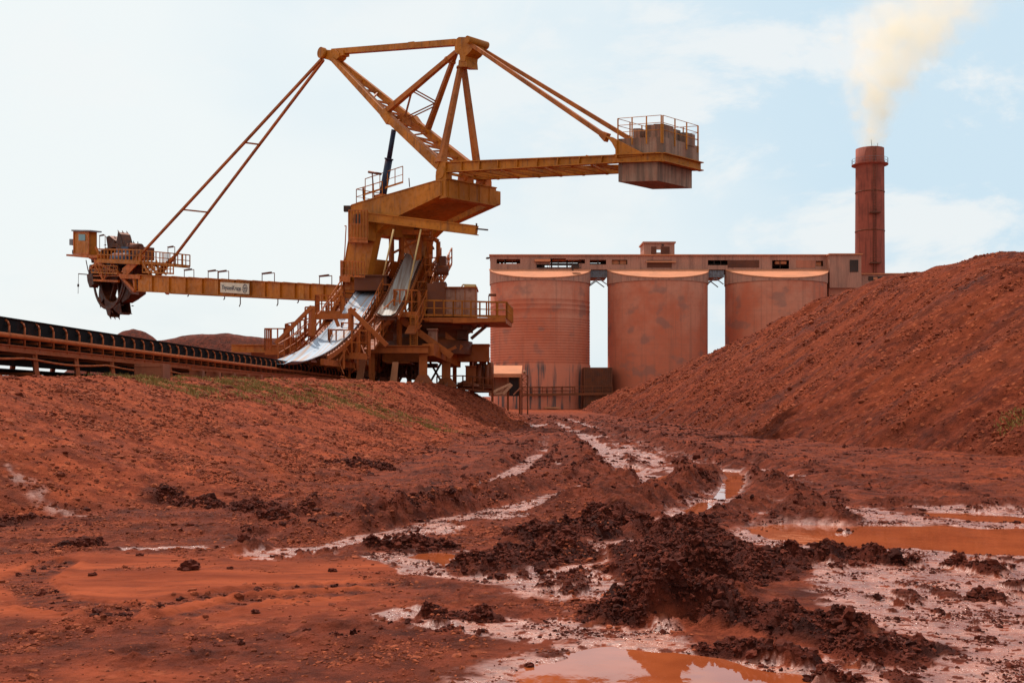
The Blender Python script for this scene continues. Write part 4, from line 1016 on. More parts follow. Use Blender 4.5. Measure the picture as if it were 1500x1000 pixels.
def text_on(txt, px0, px1, py0, py1, s, m, par, name='lettering'):
    cu = bpy.data.curves.new('t', 'FONT'); cu.body = txt; cu.extrude = .004; to = bpy.data.objects.new('t', cu); COL.objects.link(to)
    bpy.context.view_layer.update(); dg = bpy.context.evaluated_depsgraph_get(); me = bpy.data.meshes.new_from_object(to.evaluated_get(dg)); bpy.data.objects.remove(to)
    v = np.array([x.co[:] for x in me.vertices]); mn, mx_ = v.min(0), v.max(0)
    o = mp(px0, py1, s); ex = mp(px1, py1+(py1-py1), s)-o; ux = Vector((AX.x, AX.y, (ex.z/Vector((ex.x, ex.y)).length)-0.0)); hz = (mp(px0, py0, s)-o).z; ln = Vector((ex.x, ex.y)).length
    slope = -.105
    vs = []
    for x, y, z in v:
        u = (x-mn[0])/(mx_[0]-mn[0])*ln; w = (y-mn[1])/(mx_[1]-mn[1])*hz
        p = o+Vector((AX.x, AX.y, 0))*u; vs.append((p.x+NX.x*z*3, p.y+NX.y*z*3, p.z+w+u*TXS))
    mb = MB(); mb.add(vs, [tuple(f.vertices) for f in me.polygons]); return P(name, mb, m, par)
sl_ = (b.z-a.z)/Vector((b.x-a.x, b.y-a.y)).length; TXS = sl_
text_on('ThyssenKrupp', 324.5, 353, 417.3, 425.8, HW+.31, 'signk', sg)
ec = mp(358.6, 422.6, HW+.32); u_ = Vector((AX.x, AX.y, 0)); k_ = Vector((0,0,1)); mb = MB(); n = 24
def ring(mb, c, r, w):
    n = 24; o = [c+u_*(r*math.cos(2*math.pi*i/n))+k_*(r*math.sin(2*math.pi*i/n)) for i in range(n)]+[c+u_*((r-w)*math.cos(2*math.pi*i/n))+k_*((r-w)*math.sin(2*math.pi*i/n)) for i in range(n)]
    mb.add(o, [(i,(i+1)%n,n+(i+1)%n,n+i) for i in range(n)])
for o_ in ((0,.11),(-.10,-.06),(.10,-.06)): ring(mb, ec+u_*o_[0]+k_*o_[1], .17, .035)
ring(mb, ec, .36, .05); P('ring_emblem', mb, 'signk', sg)
mb = MB(); q = [mp(314,410,HW+.09), mp(321,410.4,HW+.09), mp(321,431.5,HW+.09), mp(314,431,HW+.09)]; mb.prism(q, (-NX.x*.02, -NX.y*.02, 0)); P('bright_panel', mb, 'ochre_bright', boom)
mb = MB(); q = [mp(438,417,HW+.09), mp(445,417.4,HW+.09), mp(445,438,HW+.09), mp(438,437.5,HW+.09)]; mb.prism(q, (-NX.x*.02, -NX.y*.02, 0)); P('bright_panel', mb, 'ochre_bright', boom)
# small walkway lamps on hoops, seen above the boom
def hoop(px, y0, px2, s, ytop, par, y0b=None):
    mb = MB(); a = mp(px, y0, s); b = mp(px2, y0b or y0+1, s); za = mp(px, ytop, s).z; 
    mb.path([a, Vector((a.x, a.y, za)), Vector((b.x, b.y, za-.04)), b], .035, 5); mb.beam(Vector((a.x, a.y, za+.06)), a.lerp(b, .75)*1+Vector((0,0,za-a.lerp(b,.75).z+.06)), .14, .08)
    P('lamp_hoop', mb, 'rust', par)
for px, px2 in ((270,284),(305,319),(320,335),(384,402),(468,486)): hoop(px, 406.5+(px-270)*.055, px2, HW-.4, 396.5+(px-270)*.045, boom)
for px, dy in ((276,3),(329,5),(352,14),(407,10),(437,4)):
    mb = MB(); y = 431+(px-276)*.052; mb.path([mp(px, y, HW-.2), mp(px, y+dy*.7, HW-.2), mp(px-1.5, y+dy, HW-.2)], .045, 5); P('hook', mb, 'dark', boom)
# --- bucket wheel
wc = mp(174, 403, -.2); Rw = 3.05; wheel = thing('bucket_wheel', None, None, (wc.x-RC.location.x, wc.y-RC.location.y, wc.z-RC.location.z)); wheel.parent = RC
ux = Vector((AX.x, AX.y, 0)); uz = Vector((0,0,1)); un = Vector((NX.x, NX.y, 0))
def wp(r, th, s): return wc+ux*(r*math.cos(th))+uz*(r*math.sin(th))+un*s
mb = MB(); n = 48
for (r0, r1, s0, s1) in ((2.72, 3.05, .62, .50), (2.72, 3.05, -.62, -.50), (2.88, 3.05, .50, -.50)):
    o = [wp(r, 2*math.pi*i/n, s) for r, s in ((r0,s0),(r1,s0),(r1,s1),(r0,s1)) for i in range(n)]
    mb.add(o, [(k*n+i, k*n+(i+1)%n, ((k+1)%4)*n+(i+1)%n, ((k+1)%4)*n+i) for k in range(4) for i in range(n)], False)
P('rim', mb, 'wheel', wheel)
mb = MB(); mb.tube(wc-un*1.3, wc+un*1.3, .45, 16); mb.tube(wc-un*.55, wc+un*.55, .9, 24)
for i in range(8): th = 2*math.pi*i/8+.2; mb.beam(wp(.8, th, 0), wp(2.95, th, 0), .45, .22)
P('hub', mb, 'wheel', wheel)
for i in range(10):
    th = math.radians(-115+36*i); mb = MB(); S = .52
    def L(r, dth, s): return wp(r, th+dth, s)
    for s_ in (-S, S):   # cheek plates
        mb.prism([L(2.95,-.27,s_), L(3.4,-.25,s_), L(4.15,.08,s_), L(4.25,.22,s_), L(3.0,.27,s_)], un*(.05 if s_ < 0 else -.05))
    mb.prism([L(2.95,-.27,-S), L(3.4,-.25,-S), L(3.4,-.25,S), L(2.95,-.27,S)], L(2.95,-.25,0)-L(2.95,-.27,0))
    mb.prism([L(3.4,-.25,-S), L(4.15,.08,-S), L(4.15,.08,S), L(3.4,-.25,S)], L(3.35,-.23,0)-L(3.4,-.25,0))
    mb.prism([L(4.15,.08,-S), L(4.25,.22,-S), L(4.25,.22,S), L(4.15,.08,S)], L(4.09,.08,0)-L(4.15,.08,0))
    bk = P('bucket', mb, 'wheel', wheel); mb = MB()
    for s_ in (-.45, 0, .45): mb.beam(L(4.15, .18, s_), L(4.42, .27, s_), .14, .12, .04, .04)
    mb.beam(L(3.6,.33,S), L(3.85,.42,S), .12,.1,.03,.03); mb.beam(L(3.6,.33,-S), L(3.85,.42,-S), .12,.1,.03,.03)
    P('tooth', mb, 'dark', bk)
# --- head frame round the wheel
hf = MB()
hf.mprism([(177,398),(187,402),(212,375),(204,371)], HW+.14, HW+.04)                       # gusset root under the tie
hf.mprism([(174,401),(205,402.4),(204.5,408.5),(176,408)], HW+.2, HW+.0)
for a, b, w in (((140,382),(176,402),.3),((132,394),(146,382),.25),((176,402),(198,426),.3),((146,384),(152,411),.22),((130,410),(174,412),.2),((196,404),(199,424),.25),((152,411),(165,384),.15),((152,411),(140,388),.15),((165,384),(176,402),.15),((134,404),(174,404),.1),((140,396),(172,397),.1)):
    hf.beam(mp(*a, HW-.1), mp(*b, HW-.1), w); hf.beam(shift(mp(*a, HW), -2*HW), shift(mp(*b, HW), -2*HW), w)
P('head_frame', hf, 'ochre_low', boom)
hf = MB()   # discharge chute and ring guard beside the wheel
hf.mprism([(131,388),(142,386),(141,412),(134,418),(128,410)], .9, -1.2); hf.mprism([(127,402),(135,400),(137,416),(131,421),(128,412)], HW, .9)
n = 20; rr_o = 3.35; pts = [wc+un*1.05+ux*(rr_o*math.cos(t_))+uz*(rr_o*math.sin(t_)) for t_ in np.linspace(math.radians(182), math.radians(352), n)]
for a, b in zip(pts, pts[1:]): hf.beam(a, b, .12, .28)
hf.mprism([(148,384),(172,386),(178,400),(170,410),(152,408)], .8, .3); P('ring_chute', hf, 'wheel', boom); hf = MB(); hf.mprism([(150,385),(205,386),(204,430),(190,440),(176,424),(158,412)], -.9, -1.6); hf.mprism([(176,408.2),(203,409),(203,432),(192,430)], 1.3, 1.0); P('wheel_housing', hf, 'rust', boom)
pl = MB(); dk = [mp(143,381,HW+.2), mp(206,383.5,HW+.2)]; pl.prism([dk[0], dk[1], shift(dk[1], -4), shift(dk[0], -4)], (0,0,-.16)); pl.beam(shift(dk[0], .06)-Vector((0,0,.1)), shift(dk[1], .06)-Vector((0,0,.1)), .1, .3); P('wheel_platform', pl, 'ochre', boom)
pl = MB(); dk2 = [mp(207,398,HW+.3), mp(254,403,HW+.3)]; up_ = [mp(206,383.5,HW-1.2), mp(246,388,HW-1.2)]
pl.prism([up_[0], up_[1], shift(up_[1], -2.2), shift(up_[0], -2.2)], (0,0,-.14)); P('rear_platform', pl, 'ochre', boom)
r = MB(); r.rail([dk[0], dk[1]], 1.1, .75, .05, True, True); r.rail([shift(dk[0], -.0), shift(dk[0], -4)], 1.1, 1, .04); r.rail([up_[0], up_[1], shift(up_[1], -2.2)], 1.1, .75, .045); r.rail([shift(up_[0],-2.2), shift(up_[1],-2.2)], 1.1, .75, .04)
r.rail([mp(209,400,HW), mp(254,402,HW)], .9, .6, .045)
a = mp(134,400,HW+.2); b = mp(172,402,HW+.2); r.rail([a, b], .8, .8, .035); P('handrail', r, 'ochre', boom)
st = MB(); st.stairs(mp(219,401,HW+.1), mp(207,384,HW+.1), .8, -un); st.stairs(mp(232,401,HW-.9), mp(212,384,HW-.9), .8, -un)
for x in (222, 228, 236): st.beam(mp(x,401,HW), mp(x-7,380,HW), .06)
P('stairs', st, 'ochre', boom)
dv2 = MB(); a = mp(169,379,.5); dv2.tube(a, mp(192,380,.5), .6, 14); dv2.mprism([(170,362),(187,361),(188,380),(170,380)], .4, -.6); P('wheel_motor', dv2, 'blue_motor', boom)
dv2 = MB(); dv2.mprism([(189,360),(206,361),(206,380),(193,380)], .2, -1.2); dv2.tube(mp(190,361,0), mp(206,362,0), .35, 10); P('gearbox', dv2, 'rust', boom)
# cabin
cb = MB(); cb.mprism([(107,339),(130,339.3),(130,372.7),(107,372)], 1.4, .55); cab = P('operator_cabin', cb, 'ochre')
cb = MB(); cb.mprism([(104.5,336.5),(132,336.9),(132,338.9),(104.5,338.6)], 1.6, .4); P('roof', cb, 'grey', cab)
cb = MB(); cb.mprism([(115,343),(124.5,343.3),(124.5,352.5),(115,352.2)], 1.45, 1.38); P('window', cb, 'glass', cab)
cb = MB()
for y0, y1 in ((339.6,341.2),(370,372.5)): cb.mprism([(107,y0),(130,y0+.3),(130,y1+.3),(107,y1)], 1.46, 1.41)
for x in (107.8, 129.3): cb.mprism([(x-.5,339.4),(x+.5,339.4),(x+.5,372.5),(x-.5,372.5)], 1.48, 1.41)
P('cabin_frame', cb, 'ochre_low', cab)
cb = MB(); cb.mprism([(97,372.3),(144,373.6),(144,377.5),(132,377.8),(97,375)], 1.6, -1.2); cb.beam(mp(132,377,1), mp(150,384,1), .25); cb.beam(mp(132,377,-1), mp(150,384,-1), .25); cb.beam(mp(140,362,1), mp(150,381,1), .2); P('cabin_floor', cb, 'ochre_low', cab)
cb = MB(); cb.mprism([(101.5,350),(105.5,350),(105.5,359),(101.5,359)], .8, .3); cb.beam(mp(105,355,.5), mp(107.3,355,.5), .1); P('floodlight', cb, 'grey', cab)
cb = MB(); cb.mprism([(105.5,366),(107,366),(107,372),(105.5,372)], 1, .5); cb.mprism([(133,378),(141,378),(140,384),(134,385)], .5, -.3); P('junction_box', cb, 'dark', cab)
cb = MB(); cb.path([mp(126,381,1), mp(129,396,1), mp(132,403,1)], .05); cb.path([mp(115,401,1), mp(128,402,1)], .05); cb.path([mp(115,401,1), mp(114.4,430,1)], .025); cb.tube(mp(114.6,416,1), mp(114.5,420,1), .1); P('sensor_arm', cb, 'dark', boom)
for px, px2, y0, yt in ((146,154,380,346),(246,256,388,363)): hoop(px, y0, px2, HW-.6, yt, boom, y0)
# --- mast: two raking legs braced into a lattice, head node, apex node
A0 = mp(480, 80, 0); B0 = mp(678, 68, 0)
hd = MB(); 
for s_ in (.5, -.5): hd.tube(A0+un*s_*.7, A0+un*s_*1.35, .42, 20)
hd.tube(A0-un*.4, A0+un*.4, .34, 16); hd.mprism([(473,74),(490,73),(497,78),(496,84),(489,90),(480,87),(473,86)], .35, -.35); head = P('mast_head', hd)
K = (562,170); Rn = (646,243)
legs = []
for s_, a_ in ((1, (488,87)), (-1, (492,86))):
    s1_ = s_*HW*.78; a = mp(*a_, s_*.3); k_ = shift(mp(*K, HW), (s1_-HW)); r_ = shift(mp(*Rn, HW), (s_*HW-HW)); mb = MB()
    mb.beam(a, k_, .30, .34, .42, .48); mb.beam(k_, r_, .42, .5, .5, .62); mb.beam(along(k_, -.35, .38), along(k_, .35, -.38), .5, .6)
    P('mast_leg', mb); legs.append((a, k_, r_))
lac = MB()
def lp(i, t_):
    a, k_, r_ = legs[i]; return a.lerp(k_, t_*2) if t_ < .5 else k_.lerp(r_, t_*2-1)
ts = [.18, .27, .36, .45, .52, .60, .70, .78, .86, .94]
for j, t_ in enumerate(ts):
    lac.beam(lp(0, t_), lp(1, t_), .11, .14)
    if j < len(ts)-1: lac.beam(lp(j % 2, t_), lp(1-j % 2, ts[j+1]), .10, .12)
lac.beam(lp(0,.46), lp(1,.56), .2); lac.beam(lp(1,.46), lp(0,.56), .2); c_ = (lp(0,.51)+lp(1,.51))/2; lac.obox(c_-Vector((0,0,.35)), .8, .8, .7, .78)
P('lattice', lac, 'tie')
mb = MB(); mb.beam(mp(488,76.5,0), mp(669,62.5,0), .42, .40); mb.beam(mp(600,64.5,0), mp(608,63.5,0), .3,.18); mb.mprism([(487,73),(503,74),(503,81),(490,84)], .28, -.28); P('top_chord', mb)
mb = MB(); mb.mprism([(666,59),(672,54.5),(681,54.5),(689,60),(693,70),(687,78),(682,82),(681,90),(674,90),(673,81),(666,76)], .55, -.55)
mb.tube(mp(684,58,.9), mp(684,58,.9)-un*1.8, .25, 12); mb.mprism([(672,88),(683,88),(684,98),(671,98)], .5, -.5); P('apex_node', mb)
vf = []
for s_, k_, lab in ((1, legs[0][1], 0), (-1, legs[1][1], 0)):
    mb = MB(); a = mp(668, 77, s_*.3); e = lp(0 if s_ > 0 else 1, .49 if s_ > 0 else .60)+Vector((0,0,.3)); mb.beam(a, e, .26, .28, .36, .36); mb.tube(a.lerp(e, .11), a.lerp(e, .13), .24, 10); P('vee_strut', mb, 'tie'); vf.append((a, e))
mb = MB(); p1 = vf[0][0].lerp(vf[0][1], .62); p2 = vf[1][0].lerp(vf[1][1], .66); cc = (lp(0,.51)+lp(1,.53))/2+Vector((0,0,.2))
for a, b in ((p1, p2), (p1, cc), (p2, cc)):
    for o_ in (-.1, .1): mb.beam(a+Vector((0,0,o_)), b+Vector((0,0,o_)), .07, .07)
P('vee_lattice', mb, 'tie')
RNn = legs[0][2]; RNf = legs[1][2]
for s_, r_ in ((1, RNn), (-1, RNf)):
    mb = MB(); a = mp(677+(-2 if s_ > 0 else 2), 97, s_*.25); e = r_+Vector((0,0,.15)); mb.beam(a, e.lerp(a, .1), .30, .30, .38, .38); mb.beam(e.lerp(a, .1), e, .4, .4, .7, .6); mb.tube(a.lerp(e, .01), a.lerp(e, .03), .27, 10); P('rear_strut', mb, 'tie')
# front ties and rear ties
tf = []
for s_, a_ in ((1, (471,87)), (-1, (474,88))):
    e = shift(mp(207, 372, HW), (s_*HW-HW)); a = mp(*a_, s_*.5); mb = MB(); mb.beam(a, e, .17, .18, .19, .2); mb.beam(e, shift(mp(182,399,HW), s_*HW-HW), .2, .3, .3, .75); P('front_tie', mb, 'tie'); tf.append((a, e))
mb = MB()
for t_ in (.38, .735): mb.beam(tf[0][0].lerp(tf[0][1], t_), tf[1][0].lerp(tf[1][1], t_), .12)
P('spreader', mb, 'tie')
# --- counterweight arm
a0, a1, b0_, b1_ = (643,238.5), (905,228), (643,254), (903,238.5)
mb = MB(); cn = girder(mb, [a0,a1], [(643,253),(903,238.5)], HW, .06, .34); arm = P('counterweight_arm', mb)
mb = MB(); cf = girder(mb, [a0,a1], [(643,253),(903,238.5)], -HW, .06, .34); P('girder', mb, 'ochre', arm)
mb = MB()
for i in range(9): t_ = (i+.4)/9; mb.beam(shift(cn[0].lerp(cn[1],t_),.12), shift(cn[3].lerp(cn[2],t_),.12), .14, .05)
P('stiffener', mb, 'ochre', arm)
mb = MB()
for i in range(8):
    t0, t1_ = (i+.2)/8, (i+1.0)/8; mb.beam(cn[3].lerp(cn[2],t0), cf[3].lerp(cf[2],t0), .14,.16); a = (cn if i%2 else cf); b = (cf if i%2 else cn); mb.beam(a[3].lerp(a[2],t0), b[3].lerp(b[2],t1_), .1)
P('cross_brace', mb, 'ochre', arm)
for px in (812, 858):
    mb = MB(); y = 231; q = [mp(px-4,234.5,HW-.3), mp(px+3,234.2,HW-.3), mp(px+3,229,HW-.3), mp(px+.5,227,HW-.3)] if px == 858 else [mp(px-5,235.5,HW-.3), mp(px+5,235,HW-.3), mp(px+4,231,HW-.3), mp(px-3,232,HW-.3)]; mb.prism(q, un*-.3); P('lifting_lug', mb, 'ochre', arm)
# counterweight box: band, blocks, rail
cwk = mp(969.5, 230, HW+.25)
def cw(px, py): return mp(px, py, HW+.25)
dep = 3.55
def cwbox(mb, x0, x1_, yt0, yt1, yb0, yb1, ins, d_, s_=0):
    q = [shift(cw(x0,yt0), -ins), shift(cw(x1_,yt1), -ins), shift(cw(x1_,yb1), -ins), shift(cw(x0,yb0), -ins)]; return mb.prism(q, -un*d_)
band = MB(); 
q = [cw(903,227.5), cw(970,224.5), cw(970,236.3), cw(903,238.5)]
band.prism(q, -un*.1); q2 = [shift(p, -dep+.1) for p in q]; band.prism(q2, -un*.1)
e = [q[1], q[2]]; f_ = [along(p, -.1) for p in e]; band.prism([e[0]-un*.1, e[1]-un*.1, f_[1]-un*.1, f_[0]-un*.1], -un*(dep-.2)); bb = [q[0], q[3]]; f_ = [along(p, .1) for p in bb]; band.prism([bb[0]-un*.1, bb[1]-un*.1, f_[1]-un*.1, f_[0]-un*.1], -un*(dep-.2))
for p, p2 in ((q[0], q[1]), (q[3], q[2])): band.beam(p+un*.08, p2+un*.08, .3, .05); band.beam(p2+AX.to_3d()*.05, p2+AX.to_3d()*.05-un*dep, .3, .05)
cwt = P('counterweight', band)
mb = MB(); cwbox(mb, 904, 969, 203, 199.5, 229, 226.5, .12, dep-.24); up_b = P('concrete_casing', mb, 'conc', cwt)
mb = MB(); cwbox(mb, 903.5, 961.5, 237, 235, 266, 264.2, .14, dep-.45); P('lower_casing', mb, 'conc', cwt)
for (x0, x1_, y0, y1, i0, dd) in ((919,929,186,203,.5,.9),(929.6,938,187.5,203,.9,.8),(938.6,951,181,202,.4,1.1),(951.5,966,180,202,.35,.9),(945,958,180.5,202,1.7,.7),(958.5,970,184,202,2.2,.8),(925,944,186,203,2.0,1.0)):
    mb = MB(); cwbox(mb, x0, x1_, y0, y0-.3, y1, y1, i0, dd); P('ballast_block', mb, 'conc', cwt)
gt = MB(); gt.mprism([(887,199),(897,201),(941,224),(941,228),(902,231),(902,220),(896,209)], HW+.33, HW+.26)
gt2 = [shift(mp(x,y,HW+.25), -dep) for x, y in ((887,199),(897,201),(941,224),(941,228),(902,231),(902,220),(896,209))]; gt.prism(gt2, -un*.07); gt.mprism([(901.3,206),(903.3,206),(903.3,231),(901.3,231)], HW+.45, HW+.2)
P('tie_gusset', gt, 'ochre', cwt)
r = MB(); c4 = [cw(904,204), cw(970,200)]; c4 = c4+[shift(c4[1], -dep+.2), shift(c4[0], -dep+.2)]; h_ = 1.15
for (a, b, n) in ((c4[0], c4[1], 3), (c4[1], c4[2], 3), (c4[2], c4[3], 3), (c4[3], c4[0], 3)):
    a_ = a.lerp(b, .02); b_ = a.lerp(b, .98)
    for f2 in (1, .66, .33): r.tube(a_+Vector((0,0,h_*f2)), b_+Vector((0,0,h_*f2)), .018, 5)
    for i in range(n+1): p = a_.lerp(b_, i/n); r.beam(p-Vector((0,0,.35)), p+Vector((0,0,h_)), .055)
P('handrail', r, 'ochre_bright', cwt)
for s_, a_, e_ in ((1, (691,66), (890,202)), (-1, (688,61), None)):
    a = mp(*a_, s_*.5); e = mp(890,202,HW) if s_ > 0 else shift(mp(890,202,HW), -dep+.3); mb = MB(); mb.beam(a, e, .2, .22, .22, .26); mb.beam(a.lerp(e, .96), e, .25,.3,.3,.5); P('rear_tie', mb, 'tie')
# --- pivot pedestal, slewing frame (C frame)
cfp = [(511,305),(516,300),(638,265),(648,265.5),(648,285),(586,315),(567,325),(551,341),(542,386),(535,424),(502,424),(505,386),(511,352)]
for s0 in (HW+.55, HW-.3-3.9):
    mb = MB(); pts = [shift(mp(x,y,HW+.55), s0-HW-.55) for x, y in cfp]; mb.prism(pts, -un*.45)
    for a, b in zip(pts, pts[1:]+pts[:1]): mb.beam(a-un*.225, b-un*.225, .56, .05)
    if s0 > 0: sf = P('slewing_frame', mb)
    else: P('side_plate', mb, 'ochre', sf)
mb = MB(); a = mp(649,276,HW+.55); b = shift(a, -4.55); mb.beam(a, b, .5, 1.15); mb.beam(a+Vector((0,0,.6)), b+Vector((0,0,.6)), .7, .06); mb.beam(a-Vector((0,0,.6)), b-Vector((0,0,.6)), .7, .06)
for i in range(5): p = a.lerp(b, (i+.3)/5); mb.beam(p-Vector((0,0,.55))+AX.to_3d()*.27, p+Vector((0,0,.55))+AX.to_3d()*.27, .06, .08)
P('head_beam', mb, 'ochre', sf)
mb = MB(); pu = [mp(645,286,HW+.2), mp(588,315,HW+.2), mp(569,326,HW+.2)]; 
for p, q in zip(pu, pu[1:]): mb.prism([p, q, q-un*3.9, p-un*3.9], (0,0,.08))
mb.prism([mp(520,303,HW+.1), mp(560,292,HW+.1), mp(560,292,HW+.1)-un*3.8, mp(520,303,HW+.1)-un*3.8], (0,0,-.1)); P('soffit_plate', mb, 'ochre', sf)
mb = MB(); mb.beam(mp(535,330,HW+.1), mp(535,330,HW+.1)-un*4, 1.2, 1.3); mb.beam(mp(524,395,HW+.1), mp(524,395,HW+.1)-un*4, 1.2, 1.6); P('cross_girder', mb, 'ochre', sf)
for s_ in (0, -1.95, -3.6):
    mb = MB(); p = mp(650,262,HW)+un*s_; mb.obox(p-Vector((0,0,.25)), 1.0, .55, .55, R(-45)); mb.tube(p+Vector((0,0,.35))+un*.35, p+Vector((0,0,.35))-un*.35, .4, 14)
    mb.mprism  ; mb.obox(p+Vector((0,0,.3)), .8, .4, .75, R(-45)); P('pivot_bearing', mb, 'ochre_low' if s_ else 'ochre', sf)
# box room on the near plate
mb = MB(); mb.mprism([(522,311.5),(540,311),(540,352),(534,352),(512,350),(512,328)], HW+1.2, HW+.58); P('winch_room', mb, 'ochre', sf)
mb = MB(); mb.mprism([(518,314),(529,314),(529,327),(518,327)], HW+1.24, HW+1.16); P('opening', mb, 'dark', sf)
mb = MB(); mb.rail([mp(511,350,HW+1.5), mp(538,351,HW+1.5)], 2.0, .35, .03); mb.prism([mp(510,350.5,HW+1.5), mp(539,351.5,HW+1.5), mp(539,351.5,HW+.6), mp(510,350.5,HW+.6)], (0,0,-.2)); P('balcony', mb, 'ochre_low', sf)
mb = MB(); mb.rail([mp(503,405,HW+1.4), mp(534,407,HW+1.4)], 1.1, .35, .03); mb.prism([mp(497,404,HW+1.5), mp(513,405,HW+1.5), mp(513,405,HW+.6), mp(497,404,HW+.6)], (0,0,-.4)); mb.rail([mp(499,404,HW+.4), mp(503,405,HW+1.4)], 1.1, .5, .03)
mb.path([mp(507,331,HW+1), mp(505,370,HW+1), mp(503,390,HW+1)], .04); mb.path([mp(505,331,HW+1), mp(507,331,HW+1)], .04); P('ladder_landing', mb, 'ochre_low', sf)
# crossing jib below (goes back under the frame)
mb = MB(); a = mp(540,318,HW+1.0); bq = mp(698,337,0); 
a = mp(540,318,HW+1.25); b = at(698,337.5,70.3); mb.ibeam(a, b, .5, .62, .06); mb.beam(a, b, .3, .5); jb = P('service_jib', mb, 'ochre', sf)
mb = MB(); mb.path([b+Vector((0,0,.2)), b+Vector((0,0,.45)), b+Vector((.0,0,.45))], .06); mb.path([b+Vector((0,0,.1)), b+Vector((.75,-.2,.0))], .05); P('jib_rod', mb, 'dark', jb)
# hydraulic cylinder
mb = MB(); c0 = mp(560,290,-.1); c1 = mp(570,232,-.1); c2 = mp(577,190,-.1); mb.tube(c0, c1, .27, 14); mb.tube(c1-(c1-c0)*.04, c1, .33, 14); cy = P('luffing_cylinder', mb, 'blue')
mb = MB(); mb.tube(c1, c2, .18, 12); P('rod', mb, 'blue', cy); mb = MB(); mb.obox(c0-Vector((0,0,.5)), .9, .9, .7, .78); P('clevis', mb, 'ochre_low', cy)
# top platform of the frame with rails and lamp
r = MB(); tp = [mp(522,300,HW+.3), mp(600,277,HW+.3)]; tb = [p-un*3.6 for p in tp]
r.rail([tp[0], mp(560,289,HW-.2)], 1.1, .8, .024); r.rail([tp[0], tb[0]], 1.1, .8, .024); r.rail(tb, 1.1, .8, .024); r.rail([mp(535,298,0)+Vector((0,0,.6)), mp(590,281,0)+Vector((0,0,.6))], 1.2, .8, .024); P('handrail', r, 'ochre', sf)
mb = MB(); a = mp(548,289,HW-.8); mb.path([a, mp(545,252,HW-.8)], .05); mb.path([mp(540,252,HW-.8), mp(558,255,HW-.8)], .09); P('lamp_post', mb, 'rust', sf); mb = MB(); mb.path([mp(600,274,HW-.8), mp(599,261,HW-.8)], .035); P('antenna', mb, 'rust', sf); mb = MB(); mb.path([mp(533,293,HW-.5), mp(532,274,HW-.5)], .08); P('post', mb, 'rust', sf)
mb = MB(); mb.obox(mp(509,310,HW+.6), .5, .4, .4); P('floodlight', mb, 'dark', sf)
# ------------------------------------------------ deck, electrical house, superstructure base
sd = MB(); Yd = 73.0
def A_(px, py, dY=0): return at(px, py, Yd+dY)
a = A_(622, 464.5); b = A_(741, 465.5, -.5); sd.prism([a, b, b+Vector((.4,5,0)), a+Vector((0,6,0))], (0,0,-.32)); sd.beam(A_(664,470,-.1), A_(741,468,-.6), .25, .3); sd.beam(A_(664,470,-.1), A_(664,470,5), .25, .3)
dk_ = P('slewing_deck', sd, 'ochre_low')
r = MB(); r.rail([A_(622,463), A_(664,463.5), A_(742,466,-.5), A_(742,466,-.5)+Vector((.4,5,0))], 1.05, .62, .045); r.rail([A_(698,464,4), A_(742,465,4)], 1.05, .8, .04); P('handrail', r, 'ochre', dk_)
mb = MB(); mb.pbox(626, 415, 652, 463, Yd+1.0, 3.2); mb.pbox(634, 412.6, 653, 420, Yd+1.6, 1.6); eh = P('electrical_house', mb, 'rust')
mb = MB(); mb.pbox(652.3, 421.5, 697.5, 463, Yd+1.3, 2.8)
P('wall_panel', mb, 'sheet', eh)
mb = MB()
for px in (652.5, 667, 681, 696.8): mb.pbox(px-.4, 421.5, px+.4, 463, Yd+1.24, .05)
mb.pbox(650, 419.8, 699, 421.4, Yd+1.05, 3.2); P('frame', mb, 'ochre_low', eh)
mb = MB(); mb.path([A_(676,421,1.5), A_(678,417,1.5), A_(697,417.5,1.5), A_(697,421,1.5)], .05); mb.beam(A_(680,419,1.5), A_(696,419,1.5), .3, .12); P('vent_pipe', mb, 'pale_rod', eh)
mb = MB(); mb.path([A_(716,466), A_(716,432)], .035); mb.path([A_(716,432), A_(727,432)], .09); P('lamp_post', mb, 'rust', dk_)
# underbody: slewing ring, cone, counter platform
ub = MB(); c_ = at(628, 505, 77); n = 32
def lathe(mb, c, prof, n=32):
    vs = [(c[0]+r*math.cos(2*math.pi*i/n), c[1]+r*math.sin(2*math.pi*i/n), z) for r, z in prof for i in range(n)]
    return mb.add(vs, [(k*n+i, k*n+(i+1)%n, (k+1)*n+(i+1)%n, (k+1)*n+i) for k in range(len(prof)-1) for i in range(n)], True)
z_ = lambda py: EYE+(HZ-py)*76/F
lathe(ub, c_, [(3.0, z_(519)), (3.1, z_(500)), (2.5, z_(498)), (2.5, z_(485)), (3.2, z_(482)), (3.2, z_(474)), (0, z_(474))]); P('slewing_ring', ub, 'dark')
ub = MB(); ub.pbox(644, 471, 690, 483, 75, 4); ub.pbox(654, 483, 684, 497, 75.6, 3); ub.beam(at(690,496,75), at(716,474,75), .22); ub.beam(at(683,490,75), at(706,473,75), .15); ub.beam(at(690,496,78), at(716,474,78), .22); ub.pbox(652, 471, 700, 474, 74.5, 4.5); P('lower_platform', ub, 'dark')
